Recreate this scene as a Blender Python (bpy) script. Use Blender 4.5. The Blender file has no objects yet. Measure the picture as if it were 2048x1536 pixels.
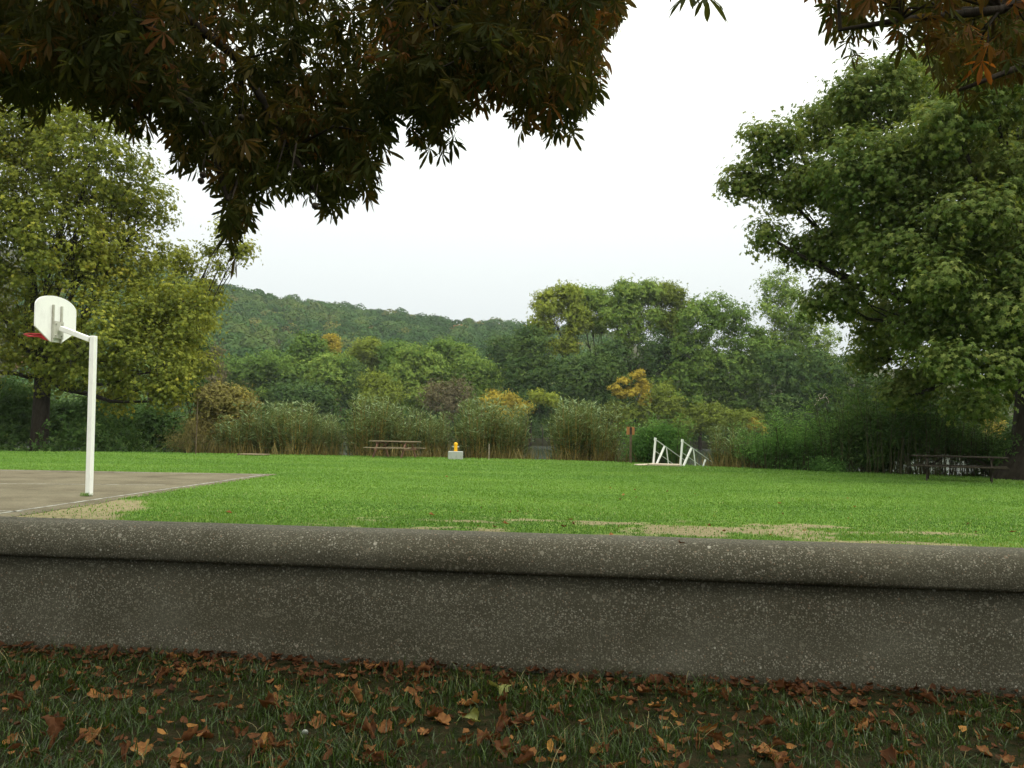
import bpy, math, random
import numpy as np
from mathutils import Vector, Matrix, noise
R = math.radians
rng = np.random.default_rng(7)
random.seed(7)
scene = bpy.context.scene
COL = scene.collection

# ------------------------------------------------------------------ camera
EYE = 1.2
F = 1600.0
PITCH = math.atan(98 / F)
ROLL = R(1.0)
fwd = Vector((0, math.cos(PITCH), math.sin(PITCH)))
up0 = Vector((0, -math.sin(PITCH), math.cos(PITCH)))
rt0 = Vector((1, 0, 0))
rt = rt0 * math.cos(ROLL) + up0 * math.sin(ROLL)
upv = up0 * math.cos(ROLL) - rt0 * math.sin(ROLL)
CP = Vector((0, 0, EYE))
cam_d = bpy.data.cameras.new("camera")
cam = bpy.data.objects.new("camera", cam_d)
COL.objects.link(cam)
cam_d.sensor_width = 36
cam_d.lens = 36 * F / 2048
cam_d.clip_start = 0.1
cam_d.clip_end = 5000
M = Matrix((rt, upv, -fwd)).transposed().to_4x4()
M.translation = CP
cam.matrix_world = M
scene.camera = cam

# ------------------------------------------------------------------ light
SUN_EL, SUN_AZ = R(50), R(125)      # azimuth clockwise from +Y (view direction)
world = bpy.data.worlds.new("World")
scene.world = world
world.use_nodes = True
nt = world.node_tree
bg = nt.nodes["Background"]
sky = nt.nodes.new("ShaderNodeTexSky")
sky.sky_type = 'NISHITA'
sky.sun_disc = False
sky.sun_elevation = SUN_EL
sky.sun_rotation = SUN_AZ
sky.dust_density = 4.0
mix = nt.nodes.new("ShaderNodeMix")
mix.data_type = 'RGBA'
mix.inputs[0].default_value = 0.88
# overcast cloud deck: three times as bright overhead as at the horizon
tcw = nt.nodes.new("ShaderNodeTexCoord"); sep = nt.nodes.new("ShaderNodeSeparateXYZ")
nt.links.new(tcw.outputs["Generated"], sep.inputs[0])
cw = nt.nodes.new("ShaderNodeCombineXYZ")
mx0 = nt.nodes.new("ShaderNodeMath"); mx0.operation = 'MAXIMUM'; mx0.inputs[1].default_value = 0.0
pw = nt.nodes.new("ShaderNodeMath"); pw.operation = 'POWER'; pw.inputs[1].default_value = 1.6
nt.links.new(sep.outputs[2], mx0.inputs[0]); nt.links.new(mx0.outputs[0], pw.inputs[0])
for k_, (h_, g_) in enumerate(((6.9, 33.5), (7.3, 34.0), (7.45, 29))):
    mm = nt.nodes.new("ShaderNodeMapRange"); mm.inputs[1].default_value = 0.0; mm.inputs[2].default_value = 1.0
    mm.inputs[3].default_value = h_; mm.inputs[4].default_value = g_
    nt.links.new(pw.outputs[0], mm.inputs[0]); nt.links.new(mm.outputs[0], cw.inputs[k_])
nt.links.new(cw.outputs[0], mix.inputs[7])

nt.links.new(sky.outputs[0], mix.inputs[6])
nt.links.new(mix.outputs[2], bg.inputs[0])
bg.inputs[1].default_value = 0.1
sd = bpy.data.lights.new("sun", 'SUN')
sd.energy = 1.5
sd.angle = R(14)
sd.color = (1.0, 0.95, 0.86)
sun = bpy.data.objects.new("sun", sd)
COL.objects.link(sun)
sdir = Vector((math.sin(SUN_AZ) * math.cos(SUN_EL), math.cos(SUN_AZ) * math.cos(SUN_EL), math.sin(SUN_EL)))
sun.rotation_euler = sdir.to_track_quat('Z', 'Y').to_euler()
sun.location = (20, -20, 40)
scene.view_settings.view_transform = 'Standard'
scene.view_settings.look = 'None'
scene.view_settings.exposure = 0.22
scene.view_settings.gamma = 1
scene.cycles.max_bounces = 8
scene.cycles.transparent_max_bounces = 8
scene.cycles.use_denoising = True

# ------------------------------------------------------------------ helpers
def ray(px, py):
    return fwd * F + rt * (px - 1024) + upv * (768 - py)
def at(px, py, Y):
    d = ray(px, py)
    return CP + d * (Y / d.y)
def ground(px, py, z=0.0):
    d = ray(px, py)
    return CP + d * ((z - EYE) / d.z)
def project(P):
    """world points (N,3) -> pixel coordinates"""
    q = P - np.array(CP)
    x = q @ np.array(rt); y = q @ np.array(upv); z = q @ np.array(fwd)
    z = np.where(z < 0.05, 0.05, z)
    return 1024 + F * x / z, 768 - F * y / z, q @ np.array(fwd)
def tag(o, label=None, cat=None, group=None, kind=None):
    if label: o["label"] = label
    if cat: o["category"] = cat
    if group: o["group"] = group
    if kind: o["kind"] = kind
    return o
def empty(name, loc, label, cat, group=None, rz=0.0):
    o = bpy.data.objects.new(name, None)
    o.empty_display_size = 0.2
    o.location = loc
    o.rotation_euler = (0, 0, rz)
    COL.objects.link(o)
    return tag(o, label, cat, group)
def copy_tree(o, parent=None):
    c = o.copy()
    COL.objects.link(c)
    if parent: c.parent = parent
    for ch in list(o.children):
        copy_tree(ch, c)
    return c

class Acc:
    def __init__(s):
        s.V = []; s.F = []; s.S = []; s.T = []; s.n = 0
    def add(s, V, faces, tint=0.5):
        V = np.asarray(V, float)
        s.V.append(V)
        s.F.append(np.array([i for f in faces for i in f], int) + s.n)
        s.S.append(np.array([len(f) for f in faces], int))
        t = np.full(len(V), tint) if np.isscalar(tint) else np.asarray(tint)
        s.T.append(t); s.n += len(V)
    def scatter(s, templ, P, B, S, tint):
        """templ=(V,faces); P (N,3); B (N,3,3) rows are the axes; S (N,) ; tint (N,)"""
        tv, tf = templ
        N, k = len(P), len(tv)
        if N == 0: return
        V = np.einsum('kj,nji->nki', tv, B) * S[:, None, None] + P[:, None, :]
        s.V.append(V.reshape(-1, 3))
        fl = np.array([i for f in tf for i in f], int)
        idx = fl[None, :] + (np.arange(N) * k)[:, None] + s.n
        s.F.append(idx.ravel())
        s.S.append(np.tile(np.array([len(f) for f in tf], int), N))
        s.T.append(np.repeat(tint, k)); s.n += N * k
    def tube(s, pts, rad, n=6, tint=0.5, cap=True):
        pts = [Vector(p) for p in pts]
        if np.isscalar(rad): rad = [rad] * len(pts)
        V = []
        ref = Vector((0.31, 0.17, 0.93)).normalized()
        for i, p in enumerate(pts):
            d = (pts[min(i + 1, len(pts) - 1)] - pts[max(i - 1, 0)]).normalized()
            a = d.cross(ref)
            if a.length < 0.05: a = d.cross(Vector((1, 0, 0)))
            a.normalize(); b = d.cross(a)
            for k in range(n):
                t = 2 * math.pi * k / n
                V.append(p + (a * math.cos(t) + b * math.sin(t)) * rad[i])
        Fc = []
        for i in range(len(pts) - 1):
            for k in range(n):
                k2 = (k + 1) % n
                Fc.append([i * n + k, i * n + k2, (i + 1) * n + k2, (i + 1) * n + k])
        if cap:
            Fc.append(list(range(n))[::-1]); Fc.append([(len(pts) - 1) * n + k for k in range(n)])
        s.add([tuple(v) for v in V], Fc, tint)
    def box(s, c, size, rot=None, bev=0.0, tint=0.5):
        hx, hy, hz = size[0] / 2, size[1] / 2, size[2] / 2
        b = min(bev, hx * .9, hy * .9, hz * .9)
        V, Fc = [], []
        if b > 0:
            for z, ins in ((-hz, b), (-hz + b, 0), (hz - b, 0), (hz, b)):
                x, y = hx - ins, hy - ins
                if ins == 0:
                    for p in ((-x + b, -y), (x - b, -y), (x, -y + b), (x, y - b), (x - b, y), (-x + b, y), (-x, y - b), (-x, -y + b)): V.append((*p, z))
                else:
                    for p in ((-x, -y), (x, -y), (x, -y), (x, y), (x, y), (-x, y), (-x, y), (-x, -y)): V.append((*p, z))
            for r in range(3):
                for k in range(8):
                    k2 = (k + 1) % 8
                    Fc.append([r * 8 + k, r * 8 + k2, (r + 1) * 8 + k2, (r + 1) * 8 + k])
            Fc.append([7, 6, 5, 4, 3, 2, 1, 0][::1]); Fc.append([24 + k for k in range(8)])
        else:
            V = [(x, y, z) for z in (-hz, hz) for x, y in ((-hx, -hy), (hx, -hy), (hx, hy), (-hx, hy))]
            Fc = [[3, 2, 1, 0], [4, 5, 6, 7], [0, 1, 5, 4], [1, 2, 6, 5], [2, 3, 7, 6], [3, 0, 4, 7]]
        V = [Vector(v) for v in V]
        if rot is not None: V = [rot @ v for v in V]
        V = [tuple(v + Vector(c)) for v in V]
        s.add(V, Fc, tint)
    def bar(s, a, b, w, t, bev=0.004, up=Vector((0, 0, 1)), tint=0.5):
        """square bar from a to b"""
        a, b = Vector(a), Vector(b)
        d = (b - a); L = d.length; d.normalize()
        x = d; y = up.cross(x)
        if y.length < 1e-3: y = Vector((0, 1, 0)).cross(x)
        y.normalize(); z = x.cross(y)
        rot = Matrix((x, y, z)).transposed()
        s.box((a + b) / 2, (L, w, t), rot, bev, tint)
    def mesh(s, name, mat, smooth=False):
        me = bpy.data.meshes.new(name)
        V = np.concatenate(s.V).astype(np.float32); Fi = np.concatenate(s.F).astype(np.int32); S = np.concatenate(s.S).astype(np.int32)
        me.vertices.add(len(V)); me.vertices.foreach_set("co", V.ravel())
        me.loops.add(len(Fi)); me.loops.foreach_set("vertex_index", Fi)
        me.polygons.add(len(S))
        st = np.zeros(len(S), np.int32); st[1:] = np.cumsum(S)[:-1]
        me.polygons.foreach_set("loop_start", st); me.polygons.foreach_set("loop_total", S)
        me.polygons.foreach_set("use_smooth", np.full(len(S), smooth))
        a = me.attributes.new("tint", 'FLOAT', 'POINT')
        a.data.foreach_set("value", np.concatenate(s.T).astype(np.float32))
        me.materials.append(mat)
        me.update(calc_edges=True)
        return me
    def build(s, name, mat, parent=None, smooth=False):
        o = bpy.data.objects.new(name, s.mesh(name, mat, smooth))
        COL.objects.link(o)
        if parent: o.parent = parent
        return o

def unit(v):
    return v / np.maximum(np.linalg.norm(v, axis=-1, keepdims=True), 1e-9)
def basis(nrm, n=None):
    """orthonormal rows (x,y,z) with z = nrm and a random spin"""
    nrm = unit(nrm)
    r = unit(rng.normal(size=nrm.shape))
    x = unit(np.cross(r, nrm)); y = np.cross(nrm, x)
    return np.stack([x, y, nrm], axis=1)

# ------------------------------------------------------------------ materials
def newmat(name):
    m = bpy.data.materials.new(name); m.use_nodes = True
    n = m.node_tree; b = n.nodes["Principled BSDF"]
    return m, n, b
def ramp(n, fac, stops, interp='LINEAR'):
    r = n.nodes.new("ShaderNodeValToRGB"); r.color_ramp.interpolation = interp
    el = r.color_ramp.elements
    while len(el) > 1: el.remove(el[-1])
    el[0].position = stops[0][0]; el[0].color = (*stops[0][1], 1)
    for p, c in stops[1:]:
        e = el.new(p); e.color = (*c, 1)
    n.links.new(fac, r.inputs[0]); return r.outputs[0]
def nz(n, scale, detail=3, coord=None, rough=0.5, kind='noise'):
    tc = n.nodes.new("ShaderNodeTexCoord")
    t = n.nodes.new("ShaderNodeTexNoise"); t.inputs["Scale"].default_value = scale
    t.inputs["Detail"].default_value = detail; t.inputs["Roughness"].default_value = rough
    src = tc.outputs["Object"]
    if coord is not None:
        mp = n.nodes.new("ShaderNodeMapping"); mp.inputs["Scale"].default_value = coord
        n.links.new(src, mp.inputs[0]); src = mp.outputs[0]
    n.links.new(src, t.inputs["Vector"])
    return t.outputs["Fac"]
def mixc(n, fac, a, b, mode='MIX'):
    m = n.nodes.new("ShaderNodeMix"); m.data_type = 'RGBA'; m.blend_type = mode
    for sock, v in ((m.inputs[0], fac), (m.inputs[6], a), (m.inputs[7], b)):
        if hasattr(v, "is_linked"): n.links.new(v, sock)
        elif isinstance(v, (int, float)): sock.default_value = v
        else: sock.default_value = (*v, 1)
    return m.outputs[2]
def bump(n, b, h, strength=0.4, dist=0.01):
    bm = n.nodes.new("ShaderNodeBump"); bm.inputs["Strength"].default_value = strength
    bm.inputs["Distance"].default_value = dist
    n.links.new(h, bm.inputs["Height"]); n.links.new(bm.outputs[0], b.inputs["Normal"])
def leafmat(name, stops, trans=0.35, rough=0.7, spec=0.06, vein=0.0, tsat=1.0, gain=1.0):
    stops = [(p_, tuple(min(.9, q_ * gain) for q_ in c_)) for p_, c_ in stops]
    m, n, b = newmat(name)
    a = n.nodes.new("ShaderNodeAttribute"); a.attribute_name = "tint"
    c = ramp(n, a.outputs["Fac"], stops)
    v = nz(n, 30 if vein == 0 else vein, 2)
    vr = ramp(n, v, [(0.3, (0.75, 0.75, 0.75)), (0.7, (1.15, 1.15, 1.15))])
    c = mixc(n, 1.0, c, vr, 'MULTIPLY')
    n.links.new(c, b.inputs["Base Color"])
    b.inputs["Roughness"].default_value = rough
    b.inputs["Specular IOR Level"].default_value = spec
    t = n.nodes.new("ShaderNodeBsdfTranslucent")
    tc = mixc(n, 1.0, c, (1.25 * tsat, 1.15, 0.6), 'MULTIPLY')
    n.links.new(tc, t.inputs[0])
    mx = n.nodes.new("ShaderNodeMixShader"); mx.inputs[0].default_value = trans
    out = n.nodes["Material Output"]
    n.links.new(b.outputs[0], mx.inputs[1]); n.links.new(t.outputs[0], mx.inputs[2]); n.links.new(mx.outputs[0], out.inputs[0])
    return m
def barkmat(name, c1, c2, scale=8):
    m, n, b = newmat(name)
    f = nz(n, scale, 5, (1, 1, 0.35), 0.65)
    c = ramp(n, f, [(0.3, c1), (0.65, c2)])
    n.links.new(c, b.inputs["Base Color"]); b.inputs["Roughness"].default_value = 0.9
    b.inputs["Specular IOR Level"].default_value = 0.15
    bump(n, b, f, 0.8, 0.04)
    return m
def paintmat(name, col, dirt=(0.25, 0.24, 0.2), amount=0.5, rough=0.45, scale=6):
    m, n, b = newmat(name)
    f = nz(n, scale, 6, (1, 1, 0.5), 0.7)
    k = ramp(n, f, [(0.5, (0, 0, 0)), (0.8, (amount,) * 3)])
    c = mixc(n, k, col, dirt)
    n.links.new(c, b.inputs["Base Color"]); b.inputs["Roughness"].default_value = rough
    b.inputs["Specular IOR Level"].default_value = 0.3
    return m

G = lambda *a: a
MAT = {}
MAT['plane_l'] = leafmat('plane_leaf_olive', [(0, (.028, .042, .008)), (.45, (.065, .078, .014)), (.8, (.125, .135, .022)), (.96, (.19, .16, .025)), (1, (.18, .11, .02))], .4, gain=2.4)
MAT['plane_r'] = leafmat('plane_leaf_green', [(0, (.02, .04, .008)), (.5, (.05, .07, .018)), (.85, (.09, .105, .03)), (.97, (.13, .125, .03)), (1, (.15, .09, .02))], .4, gain=2.4)
MAT['far_green'] = leafmat('far_leaf_green', [(0, (.018, .036, .008)), (.5, (.045, .074, .014)), (1, (.10, .125, .024))], .25, gain=3.0)
MAT['far_deep'] = leafmat('far_leaf_deep', [(0, (.014, .030, .009)), (.5, (.028, .052, .014)), (1, (.058, .085, .02))], .2, gain=2.1)
MAT['far_olive'] = leafmat('far_leaf_olive', [(0, (.04, .052, .010)), (.5, (.09, .115, .016)), (1, (.165, .18, .026))], .25, gain=2.1)
MAT['far_gold'] = leafmat('far_leaf_gold', [(0, (.12, .11, .018)), (.5, (.26, .21, .03)), (1, (.42, .33, .045))], .25, gain=1.4)
MAT['far_brown'] = leafmat('far_leaf_brown', [(0, (.05, .045, .025)), (.5, (.085, .072, .04)), (1, (.12, .11, .05))], .15, gain=1.6)
MAT['willow'] = leafmat('willow_leaf_sage', [(0, (.035, .045, .014)), (.5, (.075, .10, .035)), (.8, (.13, .18, .085)), (1, (.26, .34, .19))], .3, gain=1.35)
MAT['bush'] = leafmat('bush_leaf_green', [(0, (.03, .07, .018)), (.5, (.06, .13, .03)), (1, (.15, .25, .07))], .3, gain=1.5)
MAT['bush_dk'] = leafmat('bush_leaf_dark', [(0, (.016, .032, .010)), (.5, (.032, .06, .016)), (1, (.07, .1, .03))], .25, gain=2.2)
MAT['ochre'] = leafmat('ochre_leaf', [(0, (.08, .065, .03)), (.5, (.13, .115, .04)), (.8, (.17, .16, .045)), (1, (.38, .28, .04))], .25, gain=1.4)
MAT['chest'] = leafmat('chestnut_leaf', [(0, (.022, .03, .009)), (.4, (.042, .046, .014)), (.6, (.075, .055, .018)), (.8, (.12, .055, .022)), (1, (.22, .09, .028))], .5, vein=9, gain=1.45)
MAT['chest_o'] = leafmat('chestnut_leaf_rust', [(0, (.03, .045, .010)), (.4, (.06, .06, .016)), (.65, (.10, .055, .02)), (.85, (.15, .06, .02)), (1, (.32, .11, .025))], .45, vein=9, gain=1.1)
MAT['stem_y'] = leafmat('willow_stem', [(0, (.12, .08, .025)), (.6, (.26, .18, .045)), (1, (.36, .26, .06))], .0)
MAT['dry'] = leafmat('dry_grass_blade', [(0, (.06, .05, .018)), (.5, (.12, .095, .032)), (1, (.22, .18, .075))], .15, gain=1.1)
MAT['bark'] = barkmat('bark_dark', (.016, .013, .009), (.05, .04, .03))
MAT['bark_o'] = barkmat('olive_stem', (.03, .03, .014), (.07, .065, .03))
MAT['bark_g'] = barkmat('bark_grey', (.07, .062, .045), (.16, .14, .1), 5)
MAT['wood'] = barkmat('weathered_wood', (.06, .04, .026), (.13, .1, .065), 14)
MAT['wood_lt'] = barkmat('sun_bleached_wood', (.13, .10, .06), (.26, .21, .14), 14)
MAT['wood_shade'] = barkmat('shade_darkened_wood', (.025, .02, .014), (.06, .05, .036), 14)  # wood colour darkened to paint in the tree shade on the right table
MAT['wood_red'] = barkmat('stained_wood', (.15, .08, .055), (.25, .14, .10), 14)
MAT['white'] = paintmat('white_paint', (.8, .81, .78), (.3, .3, .26), .35)
MAT['red'] = paintmat('red_paint', (.42, .02, .025), (.2, .03, .02), .4)
MAT['steel'] = paintmat('stained_steel', (.42, .42, .36), (.1, .07, .04), .8)
MAT['galv'] = paintmat('galvanised_pipe', (.5, .54, .5), (.25, .25, .22), .5)
MAT['yellow'] = paintmat('yellow_paint', (.8, .42, .01), (.35, .2, .04), .5)
MAT['blk_concrete'] = paintmat('pale_concrete', (.34, .36, .33), (.17, .18, .15), .8, .9, 12)
MAT['rust'] = paintmat('faded_orange_board', (.38, .17, .06), (.18, .08, .04), .7, .8)
MAT['planks'] = barkmat('pale_planks', (.35, .27, .2), (.55, .47, .38), 20)

# lawn
def lawn_material():
    m, n, b = newmat('mown_grass')
    big = nz(n, 0.35, 4, (1, 2.2, 1)); mid = nz(n, 3.0, 4, (1, 2, 1)); fine = nz(n, 45, 3)
    c = ramp(n, big, [(0.3, (.062, .13, .018)), (0.5, (.098, .185, .028)), (0.72, (.14, .225, .042))])
    c = mixc(n, 1.0, c, ramp(n, mid, [(.3, (.8, .8, .8)), (.7, (1.15, 1.12, 1.1))]), 'MULTIPLY')
    c = mixc(n, 1.0, c, ramp(n, fine, [(.3, (.6, .62, .6)), (.7, (1.3, 1.3, 1.2))]), 'MULTIPLY')
    a = n.nodes.new("ShaderNodeAttribute"); a.attribute_name = "bare"
    soil = ramp(n, nz(n, 14, 6), [(.3, (.12, .10, .05)), (.7, (.27, .235, .135))])
    c = mixc(n, a.outputs["Fac"], c, soil)
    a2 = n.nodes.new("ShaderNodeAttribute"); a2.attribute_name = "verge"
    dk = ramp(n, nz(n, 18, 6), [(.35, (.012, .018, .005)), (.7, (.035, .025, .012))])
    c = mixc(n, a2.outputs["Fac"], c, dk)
    n.links.new(c, b.inputs["Base Color"]); b.inputs["Roughness"].default_value = 0.95
    b.inputs["Specular IOR Level"].default_value = 0.1
    bump(n, b, fine, 0.6, 0.03)
    return m
MAT['lawn'] = lawn_material()
MAT['blade'] = leafmat('grass_blade', [(0, (.035, .10, .014)), (.5, (.10, .20, .03)), (.85, (.15, .26, .046)), (1, (.28, .3, .12))], .3, .5, .3, gain=1.2)
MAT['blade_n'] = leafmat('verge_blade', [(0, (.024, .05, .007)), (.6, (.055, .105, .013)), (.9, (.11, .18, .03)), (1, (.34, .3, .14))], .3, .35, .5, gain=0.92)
MAT['litter'] = leafmat('dead_leaf', [(0, (.05, .02, .010)), (.4, (.12, .05, .022)), (.7, (.24, .11, .04)), (.88, (.36, .18, .05)), (1, (.42, .36, .10))], .2, .7, .15, vein=25, gain=1.3)
MAT['leaf_green'] = leafmat('pale_green_leaf', [(0, (.2, .24, .07)), (1, (.34, .34, .12))], .2, .5, .3, vein=20)
def soil_mat():
    m, n, b = newmat('bank_soil')
    c = ramp(n, nz(n, 2.5, 6), [(.3, (.02, .03, .01)), (.55, (.045, .04, .018)), (.75, (.05, .07, .02))])
    n.links.new(c, b.inputs["Base Color"]); b.inputs["Roughness"].default_value = 1
    b.inputs["Specular IOR Level"].default_value = 0.1
    return m
MAT['soil'] = soil_mat()
def court_mat():
    m, n, b = newmat('worn_asphalt')
    c = ramp(n, nz(n, 0.9, 8, (1, 1, 1), .7), [(.32, (.07, .058, .035)), (.5, (.115, .10, .066)), (.68, (.15, .135, .092))])
    v = n.nodes.new("ShaderNodeTexVoronoi"); v.inputs["Scale"].default_value = 90
    tc = n.nodes.new("ShaderNodeTexCoord"); n.links.new(tc.outputs["Object"], v.inputs["Vector"])
    c = mixc(n, 1.0, c, ramp(n, v.outputs["Color"], [(.1, (.7, .7, .7)), (.9, (1.35, 1.3, 1.25))]), 'MULTIPLY')
    n.links.new(c, b.inputs["Base Color"]); b.inputs["Roughness"].default_value = .9
    b.inputs["Specular IOR Level"].default_value = 0.2
    bump(n, b, v.outputs["Distance"], .4, .004)
    return m
MAT['court'] = court_mat()
def line_mat():
    m, n, b = newmat('worn_line_paint')
    f = nz(n, 5, 8, None, .8)
    c = mixc(n, ramp(n, f, [(.42, (0, 0, 0)), (.56, (1, 1, 1))]), (.09, .08, .06), (.36, .36, .32))
    n.links.new(c, b.inputs["Base Color"]); b.inputs["Roughness"].default_value = .8
    return m
MAT['line'] = line_mat()
def wall_mat():
    m, n, b = newmat('exposed_aggregate_concrete')
    tc = n.nodes.new("ShaderNodeTexCoord")
    base = ramp(n, nz(n, 1.6, 6, (1, 1, 1.6), .6), [(.3, (.068, .063, .042)), (.55, (.10, .094, .068)), (.75, (.135, .128, .098))])
    fine = ramp(n, nz(n, 130, 4, None, .7), [(.3, (.6, .6, .6)), (.7, (1.35, 1.35, 1.32))])
    c = mixc(n, 1.0, base, fine, 'MULTIPLY')
    hs = None
    for sc, th, lo in ((30, .30, .86), (64, .36, .7), (125, .42, .45)):
        wv = n.nodes.new("ShaderNodeTexNoise"); wv.inputs["Scale"].default_value = sc * 1.3
        n.links.new(tc.outputs["Object"], wv.inputs["Vector"])
        wm = n.nodes.new("ShaderNodeVectorMath"); wm.operation = 'MULTIPLY_ADD'
        n.links.new(wv.outputs["Color"], wm.inputs[0]); wm.inputs[1].default_value = (.5 / sc,) * 3
        n.links.new(tc.outputs["Object"], wm.inputs[2])
        v = n.nodes.new("ShaderNodeTexVoronoi"); v.inputs["Scale"].default_value = sc
        n.links.new(wm.outputs[0], v.inputs["Vector"])
        d = ramp(n, v.outputs["Distance"], [(th - .04, (1, 1, 1)), (th + .06, (0, 0, 0))])
        sep = n.nodes.new("ShaderNodeSeparateColor"); n.links.new(v.outputs["Color"], sep.inputs[0])
        k = ramp(n, sep.outputs[0], [(lo, (0, 0, 0)), (lo + .03, (1, 1, 1))])
        f = mixc(n, 1.0, d, k, 'MULTIPLY')
        col = ramp(n, sep.outputs[1], [(0, (.13, .12, .09)), (.5, (.21, .195, .15)), (.85, (.30, .285, .235)), (.94, (.21, .14, .09)), (1, (.5, .48, .42))])
        c = mixc(n, f, c, col)
        hs = f if hs is None else mixc(n, .5, hs, f)
    st = ramp(n, nz(n, .8, 5, (1, 1, 3)), [(.3, (.86, .84, .78)), (.5, (1.04, 1.04, 1.04)), (.7, (1.16, 1.16, 1.16))])
    c = mixc(n, 1.0, c, st, 'MULTIPLY')
    n.links.new(c, b.inputs["Base Color"]); b.inputs["Roughness"].default_value = .8
    b.inputs["Specular IOR Level"].default_value = .3
    mh = mixc(n, .5, fine, hs)
    bump(n, b, mh, .7, .006)
    return m
MAT['wall'] = wall_mat()
def water_mat():
    m, n, b = newmat('river_water')
    b.inputs["Base Color"].default_value = (.02, .028, .02, 1); b.inputs["Roughness"].default_value = .08
    b.inputs["IOR"].default_value = 1.33
    f = nz(n, 1.4, 4, (1, .6, 1)); bump(n, b, f, 1.0, .35)
    return m
MAT['water'] = water_mat()

# ------------------------------------------------------------------ terrain
edge_px = [(-700, 893), (0, 903), (300, 905), (500, 909), (700, 912), (950, 917), (1200, 923), (1300, 927), (1500, 937), (1750, 945), (1950, 953), (2048, 957), (2700, 975)]
EP = np.array([ground(x, y)[:2] for x, y in edge_px])
EP = EP[np.argsort(EP[:, 0])]
def yedge(x):
    x = np.asarray(x, float)
    y = np.interp(x, EP[:, 0], EP[:, 1])
    y = np.where(x < EP[0, 0], EP[0, 1] + (EP[0, 0] - x) * 0.1, y)
    return y + 0.25 * np.sin(x * 1.3) * 0.5
hill_px = [(-900, 430), (0, 478), (200, 505), (340, 540), (430, 572), (560, 598), (700, 618), (860, 640), (1040, 655), (1200, 668), (1500, 700), (2000, 740), (3000, 800)]
HY = 620.0
HX = np.array([at(x, y, HY).x for x, y in hill_px]); HZ = np.array([at(x, y, HY).z for x, y in hill_px])
def hill_z(x, y):
    top = np.interp(x / np.maximum(y, 1) * HY, HX, HZ) - 6
    t = np.clip((y - 200) / (HY - 200), 0, 1.35)
    g = np.where(t < 1, t ** 1.15, 1 - (t - 1) * .6)
    return .3 + top * g * (1 + .05 * np.sin(x * .021 + 1) * np.sin(y * .017) * (1 - np.clip(t, 0, 1)))
BANK_FAR = 148.0
def h_all(x, y):
    s = y - yedge(x)
    near = np.where(s < 0, 0.0, -1.9 * np.clip(s / 4.5, 0, 1) ** .8)
    far = np.clip((y - BANK_FAR) / 6, 0, 1) * 2.2 - 1.9
    z = np.where(y > BANK_FAR, far, near)
    return np.where(y > 200, np.maximum(z, hill_z(x, y)), z)

def bare_mask(x, y):
    """worn sandy patches in the lawn, 0..1"""
    out = np.zeros(len(x))
    for i in range(len(x)):
        X, Y = x[i], y[i]
        n1 = noise.fractal(Vector((X * .7, Y * 1.3, 3.1)), 1.0, 2.0, 4) + .3 * noise.noise(Vector((X * 6, Y * 12, 0)))
        c = math.exp(-((X - 1.7) / 4.2) ** 4) * math.exp(-((Y - 9.6 - .02 * X) / 1.9) ** 4)
        l = 1 / (1 + math.exp((X + 5.3 + .25 * (Y - 11)) * 5)) * (1 / (1 + math.exp((Y - 13.2) * 2.5)))
        l2 = math.exp(-((X + 3.6) / 2.4) ** 4) * math.exp(-((Y - 8.6) / .8) ** 4) * .7
        n1b = n1 + .35 * noise.noise(Vector((X * 2.2, Y * 3.0, 9)))
        v = max(c * (.64 + n1b * 2.0), l * (1.7 + n1 * .8), l2 * (.5 + n1))
        v += .22 * noise.noise(Vector((X * 9, Y * 14, 2))) + .15 * noise.noise(Vector((X * 22, Y * 26, 4)))
        out[i] = min(1, max(0, (v - .45) * 3.2))
    return out
def grid_obj(name, xs, ycol, mat, label=None, zf=None, attrs=True):
    """ycol(x array)-> list of row y arrays"""
    rows = ycol(xs)
    X = np.tile(xs, len(rows)); Y = np.concatenate(rows)
    Z = zf(X, Y)
    nx = len(xs); nr = len(rows)
    i, j = np.meshgrid(np.arange(nx - 1), np.arange(nr - 1))
    a = (j * nx + i).ravel()
    Fq = np.stack([a, a + 1, a + nx + 1, a + nx], 1)
    ac = Acc(); ac.V.append(np.stack([X, Y, Z], 1)); ac.F.append(Fq.ravel()); ac.S.append(np.full(len(Fq), 4)); ac.T.append(np.zeros(len(X))); ac.n = len(X)
    o = ac.build(name, mat, smooth=True)
    return o, X, Y
def sym(vals):
    v = np.array(sorted(set([-x for x in vals] + list(vals)))); return v
xs_l = sym(list(np.arange(0, 11, .09)) + list(np.arange(11, 40, .8)) + [45, 55, 70, 100, 150, 250, 420])
ynear = np.concatenate([[-60, -30, -10, 0, 2, 3, 4, 5, 6, 7], np.arange(7.3, 13.5, .07)])
def rows_lawn(xs):
    ye = yedge(xs); r = [np.full(len(xs), v) for v in ynear]
    for t in np.linspace(0, 1, 26)[1:]:
        r.append(r[len(ynear) - 1] * (1 - t) + ye * t)
    r.append(ye + .35)
    return r
lawn, LX, LY = grid_obj('lawn', xs_l, rows_lawn, MAT['lawn'], zf=lambda x, y: h_all(x, y) + 0 * x)
tag(lawn, kind='structure')
sel = (np.abs(LX) < 11) & (LY > 6.5) & (LY < 14.5)
bv = np.zeros(len(LX)); bv[sel] = bare_mask(LX[sel], LY[sel])
at_ = lawn.data.attributes.new("bare", 'FLOAT', 'POINT'); at_.data.foreach_set("value", bv.astype(np.float32))
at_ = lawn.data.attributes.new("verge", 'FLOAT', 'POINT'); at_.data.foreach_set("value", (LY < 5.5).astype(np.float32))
xs_f = sym(list(np.arange(0, 60, 1.0)) + [70, 90, 120, 160, 220, 300, 420])
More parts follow.
